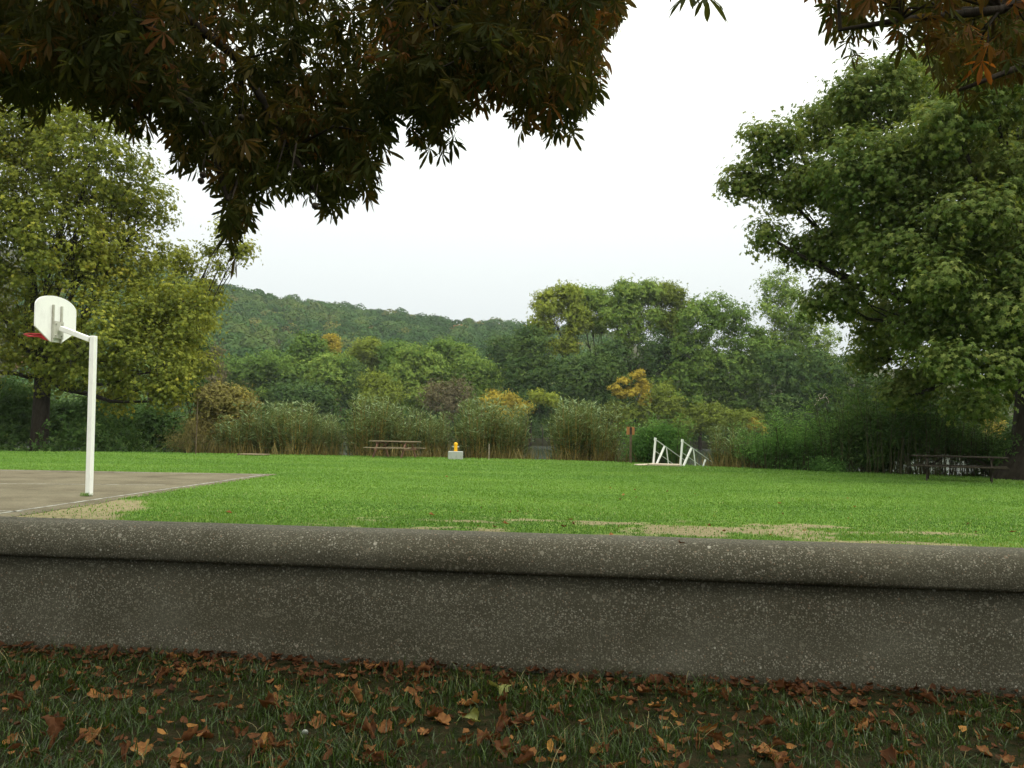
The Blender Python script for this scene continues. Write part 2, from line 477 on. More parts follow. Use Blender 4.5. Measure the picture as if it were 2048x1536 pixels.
bank, _, _ = grid_obj('riverbank', xs_f, lambda xs: [yedge(xs) + s for s in (.35, .8, 1.4, 2.2, 3, 3.8, 4.6, 7, 15, 40)] + [np.full(len(xs), 120.0), np.full(len(xs), BANK_FAR)], MAT['soil'], zf=h_all)
tag(bank, kind='structure')
xs_h = np.concatenate([np.arange(-1400, -500, 60), np.arange(-500, 520, 12), np.arange(520, 1500, 60)]).astype(float)
farb, _, _ = grid_obj('far_bank', xs_h, lambda xs: [np.full(len(xs), v) for v in (BANK_FAR, 149.5, 151, 153, 156, 170, 200)], MAT['soil'], zf=h_all)
tag(farb, kind='structure')
hill, _, _ = grid_obj('hill', xs_h, lambda xs: [np.full(len(xs), float(v)) for v in range(200, 820, 15)], MAT['soil'], zf=h_all)
tag(hill, kind='structure')
w = Acc(); w.add([(-420, 30, -1.15), (420, 20, -1.15), (420, 151.5, -1.15), (-420, 151.5, -1.15)], [[0, 1, 2, 3]])
# keep the water behind the lawn edge
river = w.build('river', MAT['water']); tag(river, kind='structure')

# court
c1 = ground(546, 949); c0 = ground(0, 940)
dfar = (c0 - c1).normalized(); s0 = ground(530, 950); s1 = ground(0, 1028); dside = (s1 - s0).normalized()
A = c1.copy()
def quadsheet(name, pts, z, mat, nx=40, ny=30):
    ac = Acc(); p = [Vector(q) for q in pts]; V = []; Fc = []
    for j in range(ny + 1):
        for i in range(nx + 1):
            u, v = i / nx, j / ny
            q = p[0] * (1 - u) * (1 - v) + p[1] * u * (1 - v) + p[2] * u * v + p[3] * (1 - u) * v
            e = .12 * noise.noise(Vector((q.x * 1.1, q.y * 1.1, 5)))
            if i in (0, nx): q.x += e
            if j in (0, ny): q.y += e
            V.append((q.x, q.y, z))
    for j in range(ny):
        for i in range(nx):
            a = j * (nx + 1) + i; Fc.append([a, a + 1, a + nx + 2, a + nx + 1])
    ac.add(V, Fc); return ac.build(name, mat)
Bc = A + dside * 14.5 + Vector((.35, 0, 0))
court = quadsheet('court', [A + Vector((.15, .15, 0)), A + dfar * 24 + Vector((0, .15, 0)), Bc + dfar * 24, Bc], .006, MAT['court'])
tag(court, kind='structure')
ml = Acc()
def strip(a, b, wd, z=.0105):
    a, b = Vector(a), Vector(b); d = (b - a).normalized(); nn = Vector((-d.y, d.x, 0)) * wd / 2
    N = 30
    V = []
    for k in range(N + 1):
        q = a.lerp(b, k / N); V += [(q.x + nn.x, q.y + nn.y, z), (q.x - nn.x, q.y - nn.y, z)]
    ml.add(V, [[2 * k, 2 * k + 1, 2 * k + 3, 2 * k + 2] for k in range(N)])
strip(s0, s0 + dside * 13, .06)
strip(s0 + dfar * .1, s0 + dfar * 20, .06)
strip(ground(330, 971), ground(-500, 964), .06)
strip(ground(45, 1024), ground(-300, 1018), .06)
lines = ml.build('court_markings', MAT['line']); tag(lines, kind='structure')

# ------------------------------------------------------------------ wall
wl = ground(0, 1292); wr = ground(2048, 1393)
wd = (wr - wl); wd.z = 0; wdir = wd.normalized(); wn = Vector((wdir.y, -wdir.x, 0))      # towards the camera
if wn.y > 0: wn = -wn
wc = (wl + wr) / 2
def hit_wall(px, py, off):
    d = ray(px, py); o = wc + wn * off
    t = (o - CP).dot(wn) / d.dot(wn); return (CP + d * t)
zl = (hit_wall(0, 1113, .03).z + hit_wall(1024, 1148, .03).z + hit_wall(2048, 1186, .03).z) / 3
zt = (hit_wall(0, 1042, -.12).z + hit_wall(1024, 1066, -.12).z + hit_wall(2048, 1101, -.12).z) / 3
print('WALL', wl, wr, zl, zt, [hit_wall(0, 1113, .03).z, hit_wall(2048, 1186, .03).z, hit_wall(0, 1042, -.12).z, hit_wall(2048, 1101, -.12).z])
def extrude(name, prof, mat, parent, L=11.0, step=.06, amp=.004):
    n = len(prof); N = int(2 * L / step); V = []; Fc = []
    for i in range(N + 1):
        s = -L + 2 * L * i / N
        for k, (o, z) in enumerate(prof):
            e = amp * noise.noise(Vector((s * 1.5, k * .35, 2.0))) + amp * .6 * noise.noise(Vector((s * 8, k * .9, 7)))
            V.append((s, -(o + e), z + e * .5))
    for i in range(N):
        for k in range(n):
            k2 = (k + 1) % n
            Fc.append([i * n + k, (i + 1) * n + k, (i + 1) * n + k2, i * n + k2])
    Fc.append(list(range(n))); Fc.append([N * n + k for k in range(n)][::-1])
    ac = Acc(); ac.add(V, Fc); return ac.build(name, mat, parent, smooth=True)
wall = empty('concrete_wall', (wc.x, wc.y, 0), 'low rough aggregate concrete wall with a rounded coping, crossing the whole foreground', 'wall', rz=math.atan2(wdir.y, wdir.x))
base_prof = [(0.012, -.1), (0.006, .05), (0.0, .15), (-.004, .3), (-.008, zl - .05), (-.014, zl - .02), (-.018, zl + .01), (-.30, zl + .01), (-.30, .3), (-.30, -.1)]
extrude('base', base_prof, MAT['wall'], wall)
hc = zt - zl; cp = [(.014, zl), (.026, zl + .006), (.032, zl + .022), (.034, zl + hc * .35)]
for k in range(1, 9):
    a = k / 8 * math.pi / 2
    cp.append((.034 - .122 * (1 - math.cos(a)), zl + hc * .35 + hc * .65 * math.sin(a)))
cp += [(-.18, zt + .002), (-.27, zt - .004), (-.32, zt - .03), (-.34, zt - .08), (-.34, zl), (-.15, zl - .0), ]
extrude('coping', cp, MAT['wall'], wall)

# ------------------------------------------------------------------ leaf shapes
def t_plane():
    V = [(0, 0, 0)]; Fc = []
    tips = [(-100, .55), (-50, .9), (0, 1.05), (50, .9), (100, .55)]
    angs = [-130, -75, -25, 25, 75, 130]
    for a, r in zip(angs, (.35, .42, .5, .5, .42, .35)):
        V.append((math.sin(R(a)) * r, math.cos(R(a)) * r, -.06))
    for a, r in tips: V.append((math.sin(R(a)) * r, math.cos(R(a)) * r, -.22))
    for k in range(5): Fc.append([0, 1 + k, 7 + k, 2 + k])
    return np.array(V) * .6, Fc
def t_rhomb(w=.6):
    return np.array([(0, -.5, 0), (w / 2, 0, .08), (0, .5, -.05), (-w / 2, 0, .08)]), [[0, 1, 2, 3]]
def t_clump():
    """a little spray of three leaves for distant crowns"""
    V = []; Fc = []
    for k, (a, ti) in enumerate(((0, .2), (2.1, -.35), (4.2, .5))):
        ca, sa = math.cos(a), math.sin(a); b = len(V)
        for x, y in ((0, 0), (.3, .35), (0, .8), (-.3, .35)):
            V.append((x * ca - y * sa, x * sa + y * ca, ti * y)); 
        Fc.append([b, b + 1, b + 2, b + 3])
    return np.array(V) * .7, Fc
def t_lance():
    return np.array([(0, 0, 0), (.09, .45, .04), (0, 1, -.12), (-.09, .45, .04)]), [[0, 1, 2, 3]]
T_PLANE, T_RH, T_CL, T_LA = t_plane(), t_rhomb(), t_clump(), t_lance()

def crown_points(lobes, n, clump=.35, per=30, flat=.7, inner=.35):
    """lobes: list of (cx,cy,cz,rx,ry,rz). returns leaf positions, outward dirs, clump centres(+lobe index)"""
    L = np.array(lobes, float)
    wts = (L[:, 3] * L[:, 5] + L[:, 3] * L[:, 4]); wts /= wts.sum()
    nc = max(3, n // per)
    li = rng.choice(len(L), nc, p=wts)
    d = unit(rng.normal(size=(nc, 3)))
    rad = (inner ** 3 + (1 - inner ** 3) * rng.random(nc)) ** (1 / 3.)
    C = L[li, :3] + d * L[li, 3:6] * rad[:, None]
    ci = rng.integers(0, nc, n)
    cs = clump * (0.6 + .8 * rng.random(nc))
    off = rng.normal(size=(n, 3)) * .55; off[:, 2] *= flat
    P = C[ci] + off * cs[ci][:, None]
    out = unit(d[ci] + .0) * .5 + unit(off) * 1.0
    global CLT; CLT = (rng.normal(size=nc) * .16)[ci]
    return P, out, C, li
def leaves(ac, templ, P, out, size, tint, upw=.7, jit=.8):
    nrm = out * 1.0 + np.array([0, 0, upw]) + rng.normal(size=P.shape) * jit * .55
    ac.scatter(templ, P, basis(nrm), size * (.7 + .6 * rng.random(len(P))), np.clip(tint, 0, 1))
def cl_tint(P, scale, lo=.0, hi=1.0, seed=0):
    """slowly varying leaf colour plus per leaf spread"""
    a = np.sin(P[:, 0] / scale + seed) * np.sin(P[:, 1] / scale * 1.3 + 2 * seed) * np.sin(P[:, 2] / scale * 1.1 + 3 * seed)
    t = .5 + .3 * a + rng.normal(size=len(P)) * .2
    return lo + (hi - lo) * np.clip(t, 0, 1)
def curve(a, b, sag, n=7, wob=.0):
    a, b = Vector(a), Vector(b); out = []
    for i in range(n):
        t = i / (n - 1); q = a.lerp(b, t) + Vector((0, 0, sag * math.sin(math.pi * t)))
        if 0 < i < n - 1 and wob: q += Vector([random.uniform(-wob, wob) for _ in range(3)])
        out.append(q)
    return out
def make_tree(name, label, cat, base, lobes, n, leafm, barkm, templ, lsize, tr=.35, clump=.5, per=30, fork=.35, group=None,
              tint=(0, 1), tscale=3.0, lean=(0, 0), twigs=1.0, limb=1.0, ts=8, parts=('trunk', 'crown'), upw=.7, extra=None, inner=.35, flare=1.3):
    bx, by, bz = base
    root = empty(name, base, label, cat, group)
    Lc = [(l[0] - bx, l[1] - by, l[2] - bz, l[3], l[4], l[5]) for l in lobes]
    P, out, C, li = crown_points(Lc, n, clump, per, inner=inner)
    cr = Acc(); tt = cl_tint(P, tscale, *tint, seed=random.random() * 5) + CLT * (tint[1] - tint[0])
    tt = .5 + .47 * np.tanh((tt - .5) * 1.7)
    if extra is not None: P, out, tt = extra(P, out, tt)
    leaves(cr, templ, P, out, lsize, tt, upw)
    cr.build('crown', leafm, root)
    top = max(l[2] for l in Lc); H = top * fork
    tk = Acc()
    pts = [Vector((0, 0, -.25)), Vector((0, 0, .1)), Vector((lean[0] * .12, lean[1] * .12, H * .25)), Vector((lean[0] * .5, lean[1] * .5, H * .6)), Vector((lean[0], lean[1], H))]
    tk.tube(pts, [tr * flare * 1.15, tr * flare, tr * 1.05, tr * .95, tr * .9], 12)
    hub = pts[-1]
    for k, l in enumerate(Lc):
        c = Vector(l[:3]); rr = min(tr, .45) * random.uniform(.2, .34) * limb
        cv = curve(hub, c, -random.uniform(.02, .14) * (c - hub).length, 7, .05 * (c - hub).length * .5)
        tk.tube(cv, list(np.linspace(rr * 1.3, rr * .3, 7)), 7)
        idx = np.where(li == k)[0]
        for q in idx[:int(len(idx) * .5 * twigs)][:60]:
            e = Vector(C[q]); st = cv[random.choice((3, 4, 5, 6))]
            m = st.lerp(e, .5) + Vector([random.uniform(-.1, .1) * (e - st).length for _ in range(3)])
            tk.tube([st, m, e], [rr * .3, rr * .2, rr * .08], 4, cap=False)
    tk.build('trunk', barkm, root, smooth=True)
    return root
def lobe_px(px, py, r, Y, dy=0.0, depth=1.0, rz=None):
    p = at(px, py, Y + dy); m = r * Y / F
    return (p.x, p.y, p.z, m, m * depth, (rz or r) * Y / F)

# ------------------------------------------------------------------ plane trees
YL = 42.0
L1 = [(60, 330, 120), (190, 320, 115), (285, 400, 75), (100, 480, 125), (230, 520, 105), (325, 640, 100), (190, 680, 120), (50, 640, 120), (300, 745, 75), (110, 735, 60), (-90, 450, 150), (-90, 700, 110), (370, 600, 60), (240, 790, 45), (350, 780, 40), (20, 230, 120), (150, 200, 100), (225, 430, 80)]
b = ground(78, 893 + 4); b = Vector((b.x * YL / b.y, YL, -1.0))
lob = [lobe_px(x, y, r, YL, random.uniform(-2.5, 2.5), .8, r * .85) for x, y, r in L1]
make_tree('plane_tree', 'large olive-green plane tree with thick trunk behind the basketball court', 'tree', (b.x, YL, -.9), lob, 66000, MAT['plane_l'], MAT['bark'], T_PLANE, .25, twigs=.2, tr=.42, clump=.6, per=26, inner=.2, fork=.24, tscale=2.2, flare=1.25)
Y2 = 52.0
lob = [lobe_px(x, y, r, Y2, random.uniform(-1.5, 1.5), .8, r * .8) for x, y, r in [(455, 455, 28), (480, 500, 26), (425, 500, 24), (400, 590, 50), (360, 520, 40), (440, 530, 18), (330, 640, 70), (380, 720, 50), (390, 640, 40)]]
make_tree('plane_tree', 'second plane tree behind the first, its upper branch reaching out over the hill', 'tree', (at(300, 890, Y2).x, Y2, -1.6), lob, 9000, MAT['plane_l'], MAT['bark'], T_PLANE, .27, tr=.3, clump=.7, per=30, fork=.35, tscale=2, tint=(.3, 1))
YR = 25.5
L2 = [(1540, 285, 58), (1490, 365, 45), (1600, 375, 80), (1530, 470, 38), (1650, 250, 80), (1750, 190, 95), (1880, 170, 120), (1740, 350, 115), (1890, 340, 130), (2040, 300, 140), (1690, 480, 90), (1830, 500, 120), (1990, 480, 130), (1670, 600, 62), (1780, 640, 90), (1910, 650, 110), (2050, 640, 90), (1740, 715, 52), (1850, 755, 62), (1950, 800, 52), (2170, 400, 180), (2170, 650, 140), (1800, 790, 34), (2060, 770, 55), (1960, 60, 120), (2120, 120, 150), (1600, 500, 45)]
lob = []
for i, (x, y, r) in enumerate(L2):
    lob.append(lobe_px(x, y, r, YR, random.uniform(-3, 3) if x > 1700 else random.uniform(-1.2, 1.2), .9, r * .72))
lobX = [lobe_px(x, y, r, YR - 4.5, 0, .8, r * .7) for x, y, r in [(1960, 430, 90), (2060, 520, 90), (1880, 560, 70), (2010, 620, 80), (1990, 740, 55), (1900, 720, 50), (2080, 330, 90), (2090, 690, 60), (1990, 200, 100), (1900, 250, 80)]]
b = at(2068, 955, YR)
make_tree('plane_tree', 'huge green plane tree with broad flared trunk at the right edge of the lawn', 'tree', (b.x, YR, -.05), lob + lobX, 125000, MAT['plane_r'], MAT['bark'], T_PLANE, .2, tr=.6, clump=.42, per=20, inner=.15, fork=.34, tscale=1.6, flare=1.95, lean=(.35, 0), twigs=.07)
lob = [lobe_px(x, y, r, 62, random.uniform(-1, 1), .9) for x, y, r in [(1560, 570, 42), (1540, 610, 34), (1590, 620, 50), (1620, 680, 55), (1580, 700, 50), (1650, 740, 60)]]
# ------------------------------------------------------------------ trees of the far bank
def far_tree(px, base_y, Y, lobs, mat, label, n=5000, lsize=.6, clump=1.1, per=26, bark='bark', tr=.3, fork=.4, kind='riverside_tree', tint=(0, 1), templ=T_CL, cat='tree', twigs=.6, group=None, inner=.3, upw=.6, limb=1.0):
    b = at(px, base_y, Y); z = float(h_all(np.array([b.x]), np.array([Y]))[0]) - .2
    lob = [lobe_px(l[0], l[1], l[2], Y, random.uniform(-1, 1) * l[2] * Y / F * .3, .8, l[3] if len(l) > 3 else None) for l in lobs]
    return make_tree(kind, label, cat, (b.x, Y, z), lob, n, MAT[mat], MAT[bark], templ, lsize, tr=tr, clump=clump, per=per, fork=fork, tint=tint, tscale=4, twigs=twigs, group=group, inner=inner, upw=upw, limb=limb)
GS = 'tall trees standing together on the right of the far bank'
far_tree(1555, 890, 150, [(1560, 572, 40), (1545, 615, 34), (1595, 625, 48), (1620, 690, 55), (1570, 700, 52), (1640, 750, 55), (1530, 690, 40)], 'far_green', 'loose light green tree just left of the big right plane tree, rising above the willows', 12000, .6, kind='ash_tree', tint=(.35, 1), per=20, clump=1.3)
far_tree(1155, 890, 152, [(1095, 610, 34, 26), (1130, 590, 36, 26), (1085, 650, 30, 22), (1150, 640, 34), (1080, 690, 26, 14), (1130, 690, 30, 20)], 'far_olive', 'tall yellowing poplar with leaning trunk, leftmost of the tall riverside stand', 8000, .6, per=24, clump=1.1, kind='poplar_tree', tr=.4, fork=.45, group=GS, tint=(.35, 1), twigs=1, limb=1.15)
far_tree(1195, 890, 156, [(1180, 594, 34, 24), (1208, 614, 26, 22), (1160, 636, 26, 22), (1200, 650, 22, 18)], 'far_green', 'thin airy poplar between the yellowing leaning one and the tallest', 6000, .6, per=24, clump=1.0, kind='poplar_tree', group=GS, fork=.45, tr=.4, twigs=1, tint=(.3, 1), limb=1.15)
far_tree(1262, 890, 150, [(1250, 588, 38, 26), (1285, 588, 36, 26), (1230, 632, 26, 22), (1300, 636, 26, 22), (1265, 625, 24, 20), (1262, 665, 30, 24)], 'far_green', 'tallest poplar of the stand with bare dark trunk and open crown', 8000, .6, per=24, clump=1.1, kind='poplar_tree', group=GS, fork=.42, tr=.45, twigs=1, tint=(.3, 1), limb=1.25)
far_tree(1330, 890, 154, [(1330, 590, 38, 26), (1358, 618, 32, 28), (1335, 645, 28, 24), (1362, 680, 26)], 'far_olive', 'yellow-tipped airy poplar right of the tallest one', 7000, .6, per=24, clump=1.1, kind='poplar_tree', group=GS, fork=.5, twigs=1, tint=(0, .7))
far_tree(1400, 890, 146, [(1395, 640, 44, 46), (1430, 620, 34), (1380, 720, 52, 60), (1420, 720, 52, 60), (1350, 780, 50, 60), (1400, 810, 60, 50)], 'far_green', 'broad dense willow of soft mid green right of the poplars', 15000, .58, kind='willow_tree', group=GS, clump=1.2, tint=(.1, .8))
far_tree(1475, 890, 148, [(1465, 640, 38, 40), (1490, 700, 48, 60), (1460, 760, 55, 60), (1520, 740, 44, 50), (1490, 820, 60, 50)], 'far_green', 'dense rounded willow right of the broad one, top level with it', 14000, .58, kind='willow_tree', group=GS, clump=1.2, tint=(0, .7))
far_tree(1565, 890, 140, [(1560, 750, 50, 55), (1600, 780, 50), (1640, 760, 50, 60), (1570, 830, 50, 40), (1650, 830, 50)], 'far_deep', 'dark green tree low beside the right plane tree, below the loose light green one', 13000, .55, kind='alder_tree', clump=1.15)
far_tree(1720, 890, 140, [(1700, 760, 50, 60), (1760, 800, 60, 50), (1690, 830, 50), (1830, 800, 60, 60), (1900, 830, 60, 50), (1800, 840, 60, 40)], 'far_deep', 'dark wide tree across the river seen under the right plane tree', 15000, .55, kind='alder_tree', clump=1.15)
far_tree(1985, 890, 130, [(1985, 850, 22, 26), (1960, 830, 18), (1995, 890, 20, 18)], 'far_gold', 'golden bush glimpsed between the right trunk and its picnic table', 2600, .42, kind='shrub', cat='shrub', tr=.1, clump=.7)
far_tree(1060, 890, 146, [(1060, 690, 34, 36), (1045, 740, 36, 40), (1080, 750, 36, 40), (1060, 800, 44, 40)], 'far_deep', 'dark green tree forming the left shoulder of the tall riverside stand', 9500, .56, kind='alder_tree', clump=1.15)
far_tree(1165, 890, 145, [(1150, 755, 44, 46), (1200, 740, 40, 46), (1130, 810, 44, 40), (1190, 815, 50, 40)], 'far_deep', 'dark undergrowth tree below the airy poplars', 12000, .56, kind='alder_tree', clump=1.15)
far_tree(1270, 890, 147, [(1305, 690, 34, 28), (1225, 700, 34, 26), (1325, 712, 36, 30), (1365, 705, 34, 30), (1250, 760, 40, 46), (1300, 740, 40, 40), (1240, 820, 44, 40)], 'far_deep', 'dark bluish alder behind the orange-yellow bush', 9000, .56, kind='alder_tree', clump=1.15)
far_tree(1270, 890, 138, [(1230, 776, 13, 7), (1250, 762, 13, 7), (1273, 748, 14, 10), (1285, 770, 14, 16), (1262, 782, 16, 9), (1240, 790, 12, 7), (1290, 800, 12, 14)], 'far_gold', 'bright orange-yellow maple bush below the tall poplars', 3000, .4, kind='maple_tree', tr=.12, clump=.5)
far_tree(1325, 890, 139, [(1312, 785, 32, 36), (1340, 820, 38, 34), (1290, 830, 34), (1255, 835, 34, 30), (1230, 820, 22, 20)], 'far_olive', 'olive shrub attached to the right of the orange-yellow maple', 5200, .45, kind='shrub', cat='shrub', tr=.12, clump=1.0, tint=(0, .5))
far_tree(1440, 890, 136, [(1420, 835, 44, 30), (1490, 845, 36, 26), (1375, 850, 30, 24)], 'far_olive', 'low olive shrub on the waterline behind the white gangway railings', 6500, .45, kind='shrub', cat='shrub', tr=.12, clump=1.0, tint=(0, .45))
far_tree(1518, 890, 134, [(1508, 848, 12, 14), (1520, 860, 10)], 'far_gold', 'small orange-gold bush right of the gangway railings across the water', 1000, .4, kind='shrub', cat='shrub', tr=.08, clump=.5)
far_tree(1085, 890, 135, [(1075, 790, 14), (1100, 800, 18, 14)], 'far_olive', 'small yellow-green bush at the foot of the dark left shoulder tree', 1500, .4, kind='shrub', cat='shrub', tr=.08, clump=.6, tint=(.4, 1))
far_tree(1010, 890, 132, [(985, 800, 22, 18), (1020, 805, 24, 16), (1045, 820, 18, 14), (1000, 830, 30, 18)], 'far_gold', 'golden shrub peeping over the willow clump right of the yellow post', 4200, .4, kind='shrub', cat='shrub', tr=.1, clump=.9, tint=(0, .8))
far_tree(2080, 890, 132, [(2030, 840, 50, 46), (2100, 820, 70, 70), (2180, 800, 80, 80)], 'far_deep', 'dark tree across the river behind the big right trunk', 9000, .5, kind='alder_tree', clump=1.1)
# row on the left of the far bank
far_tree(620, 890, 172, [(615, 700, 38, 36), (640, 740, 36, 40), (600, 760, 36, 40)], 'far_green', 'tall dark green oak beside the small yellow poplar on the left far bank', 8000, .62, kind='oak_tree', clump=1.2, tint=(0, .6))
far_tree(662, 890, 178, [(660, 683, 16, 18), (668, 700, 12, 14)], 'far_gold', 'slim golden-yellow poplar top above the oaks, brightest tree of the left bank', 1700, .5, kind='poplar_tree', clump=.8, tint=(0, .7))
far_tree(560, 890, 168, [(500, 745, 46, 34), (550, 735, 48, 34), (590, 750, 30), (520, 790, 50, 30), (460, 740, 30)], 'far_green', 'wide bushy willow right of the left plane tree, at the foot of the hill', 12000, .58, kind='willow_tree', clump=1.2, tint=(0, .75))
far_tree(590, 890, 150, [(580, 790, 40, 26), (610, 800, 40, 30), (640, 800, 30)], 'far_deep', 'dark round bush under the tall oak on the waterline', 7000, .5, kind='shrub', cat='shrub', clump=1.3, tr=.15)
far_tree(660, 890, 158, [(650, 740, 32, 34), (670, 770, 34, 36), (640, 790, 30, 30), (680, 730, 22)], 'far_green', 'full mid green tree in front of the golden poplar', 8500, .56, kind='oak_tree', clump=1.15, tint=(.2, .9))
far_tree(735, 890, 172, [(735, 700, 30, 24), (715, 720, 24), (755, 720, 26)], 'far_olive', 'yellow-olive tree with rounded top in the middle of the left far bank', 5200, .56, kind='oak_tree', clump=1.3, tint=(.2, .8))
far_tree(705, 890, 160, [(700, 760, 30, 40), (720, 790, 34, 34)], 'far_deep', 'dark narrow tree in the gap below the yellow-olive one', 6500, .54, kind='alder_tree', clump=1.4)
far_tree(762, 890, 142, [(750, 765, 28, 20), (775, 790, 30, 24), (745, 800, 26)], 'far_olive', 'yellow-green bushy tree above the picnic table', 5200, .46, kind='maple_tree', clump=1.2, tint=(.05, .7))
far_tree(800, 890, 168, [(790, 715, 34, 34), (800, 760, 30, 40), (780, 745, 24)], 'far_green', 'mid green tree between the yellow-olive tree and the broad round one', 7500, .58, kind='oak_tree', clump=1.15, tint=(0, .6))
far_tree(840, 890, 158, [(830, 715, 34, 26), (860, 740, 36, 30), (810, 750, 34, 30), (840, 790, 44, 36)], 'far_green', 'broad round light green tree above the yellow post', 11000, .56, kind='oak_tree', clump=1.15, tint=(.25, 1))
far_tree(905, 890, 172, [(890, 705, 40, 30), (925, 720, 36, 30), (910, 760, 36, 36)], 'far_green', 'dark green oak behind the broad round light green tree', 9000, .58, kind='oak_tree', clump=1.15, tint=(0, .7))
far_tree(962, 890, 160, [(945, 745, 38, 34), (975, 760, 26, 30), (955, 790, 38, 30)], 'far_green', 'round tree with yellow-green top at the right end of the left row', 8500, .56, kind='oak_tree', clump=1.4, tint=(.2, .95))
far_tree(895, 890, 138, [(870, 785, 34, 24), (910, 785, 34, 28), (890, 810, 40, 20)], 'far_brown', 'half bare brown-grey tree with twiggy crown above the willow shoots', 3200, .4, kind='bare_tree', clump=1.2, twigs=1.5, bark='bark_g', tr=.16, fork=.3)
far_tree(1010, 890, 185, [(1010, 700, 40, 30), (1020, 740, 40, 40)], 'far_deep', 'dark blue-green tree in the gap between the left row and the tall stand', 6000, .62, kind='alder_tree', clump=1.7)
far_tree(425, 890, 120, [(420, 710, 26, 22), (430, 750, 24, 30), (415, 770, 20)], 'far_brown', 'pale twiggy half bare tree just right of the left plane tree', 2400, .36, kind='bare_tree', clump=.9, twigs=1.5, bark='bark_g', tr=.14, fork=.35)
far_tree(380, 880, 60, [(385, 700, 26, 40), (370, 760, 30, 34), (395, 780, 16, 20)], 'far_deep', 'dark leafy tree hanging beside the lower right of the left plane crown', 4200, .26, kind='young_tree', clump=.7, tr=.12)
# hillside wood: one mass
def hill_wood():
    ac = Acc(); gy = np.arange(205, 660, 10.5); pts = []
    for y in gy:
        x0, x1 = at(60, 700, y).x, at(1230, 700, y).x
        k = int((x1 - x0) / 10.0)
        if k < 2: continue
        xs = np.linspace(x0, x1, k) + rng.normal(size=k) * 2.6
        ys = y + rng.normal(size=k) * 2.6
        pts.append(np.stack([xs, ys], 1))
    pts = np.concatenate(pts); z = h_all(pts[:, 0], pts[:, 1])
    N = len(pts); per = 280
    rad = rng.uniform(4.0, 7.2, N); hgt = rng.uniform(4, 13, N)
    kind = np.sin(pts[:, 0] / 31) + np.sin(pts[:, 1] / 23 + pts[:, 0] / 50) + rng.normal(size=N) * 1.3
    base = np.clip(.36 + .15 * kind, .0, .74)
    base = np.where(rng.random(N) < .05, rng.uniform(.78, .88, N), base); base = np.where(rng.random(N) < .008, .96, base)
    ti = np.repeat(np.arange(N), per)
    d = unit(rng.normal(size=(N * per, 3))); d[:, 2] = np.abs(d[:, 2]) * 1.15 - .25
    lump = 1 + .14 * np.sin(d[:, 0] * 5 + ti) * np.sin(d[:, 1] * 5 + ti * 2) + rng.normal(size=N * per) * .06
    P = np.stack([pts[ti, 0] + d[:, 0] * rad[ti] * lump, pts[ti, 1] + d[:, 1] * rad[ti] * lump, z[ti] + hgt[ti] * .55 + d[:, 2] * rad[ti] * .85 * lump], 1)
    nrm = d + rng.normal(size=d.shape) * .35 + np.array([0, 0, .25])
    ac.scatter(t_rhomb(1.0), P, basis(nrm), rng.uniform(.9, 1.7, len(P)), np.clip(base[ti] + rng.normal(size=len(P)) * .035, 0, 1))
    m = leafmat('hill_leaf', [(0, (.03, .075, .02)), (.4, (.06, .125, .03)), (.76, (.10, .15, .035)), (.86, (.17, .17, .04)), (.93, (.16, .12, .045)), (1, (.28, .12, .045))], .2)
    o = ac.build('hillside_wood', m); return tag(o, 'green hillside wood with a few yellow and rusty crowns rising to the left', None, kind='stuff')
hill_wood()
# understorey on the far bank so that no gaps show under the named trees
def understorey():
    ac = Acc(); n = 26000
    x = rng.uniform(-110, 110, n); y = rng.uniform(151, 200, n)
    hgt = 4.5 + 2.5 * np.sin(x / 5) * np.sin(x / 11 + 1) + 1.5 * np.sin(y / 4)
    P = np.stack([x, y, -0.2 + rng.random(n) * hgt], 1)
    leaves(ac, T_CL, P, rng.normal(size=P.shape), .9, cl_tint(P, 5, 0, .8, 1), .5)
    tag(ac.build('undergrowth', MAT['far_deep']), 'dark continuous undergrowth along the waterline of the far bank', kind='stuff')
understorey()

# ------------------------------------------------------------------ bank shrubs (this side)
def shoot_mesh(nst=70, H=3.4, spread=1.5, leafm='willow', nl=28, seed=1, ll=.2, stem='stem_y'):
    random.seed(seed); st = Acc(); lf = Acc(); P = []; D = []
    for i in range(nst):
        a = random.uniform(0, 2 * math.pi); r0 = spread * .42 * math.sqrt(random.random())
        h = H * random.uniform(.6, 1.08); lean = random.uniform(.05, .55) * spread * .6
        p0 = Vector((math.cos(a) * r0, math.sin(a) * r0, -.15)); dirv = Vector((math.cos(a + random.uniform(-.5, .5)), math.sin(a + random.uniform(-.5, .5)), 0))
        pts = [p0 + dirv * lean * (t ** 1.5) + Vector((0, 0, h * t)) + Vector((random.uniform(-.03, .03), random.uniform(-.03, .03), 0)) for t in np.linspace(0, 1, 6)]
        st.tube(pts, [.011, .010, .009, .007, .005, .002], 3, tint=random.random(), cap=False)
        for k in range(nl):
            t = 1 - .6 * random.random() ** 1.1; q = t * 5; i0 = min(4, int(q)); p = pts[i0].lerp(pts[i0 + 1], q - i0)
            a2 = random.uniform(0, 6.28); off = random.uniform(0, .16)
            P.append(p + Vector((math.cos(a2) * off, math.sin(a2) * off, 0)))
            D.append(Vector((math.cos(a2), math.sin(a2), random.uniform(.1, 1.3))))
    P = np.array([tuple(p) for p in P]); D = unit(np.array([tuple(d) for d in D]))
    r = unit(rng.normal(size=D.shape)); x = unit(np.cross(D, r)); z = np.cross(x, D)
    B = np.stack([x, D, z], 1)
    tint = np.clip(P[:, 2] / H * .75 + rng.normal(size=len(P)) * .2, 0, 1)
    lf.scatter(T_LA, P, B, ll * (.7 + .6 * rng.random(len(P))) , tint)
    return st.mesh('stems', MAT[stem]), lf.mesh('leaves', MAT[leafm])
protos = [shoot_mesh(130, 3.2, 1.5, 'willow', 34, s) for s in (11, 12, 13)]
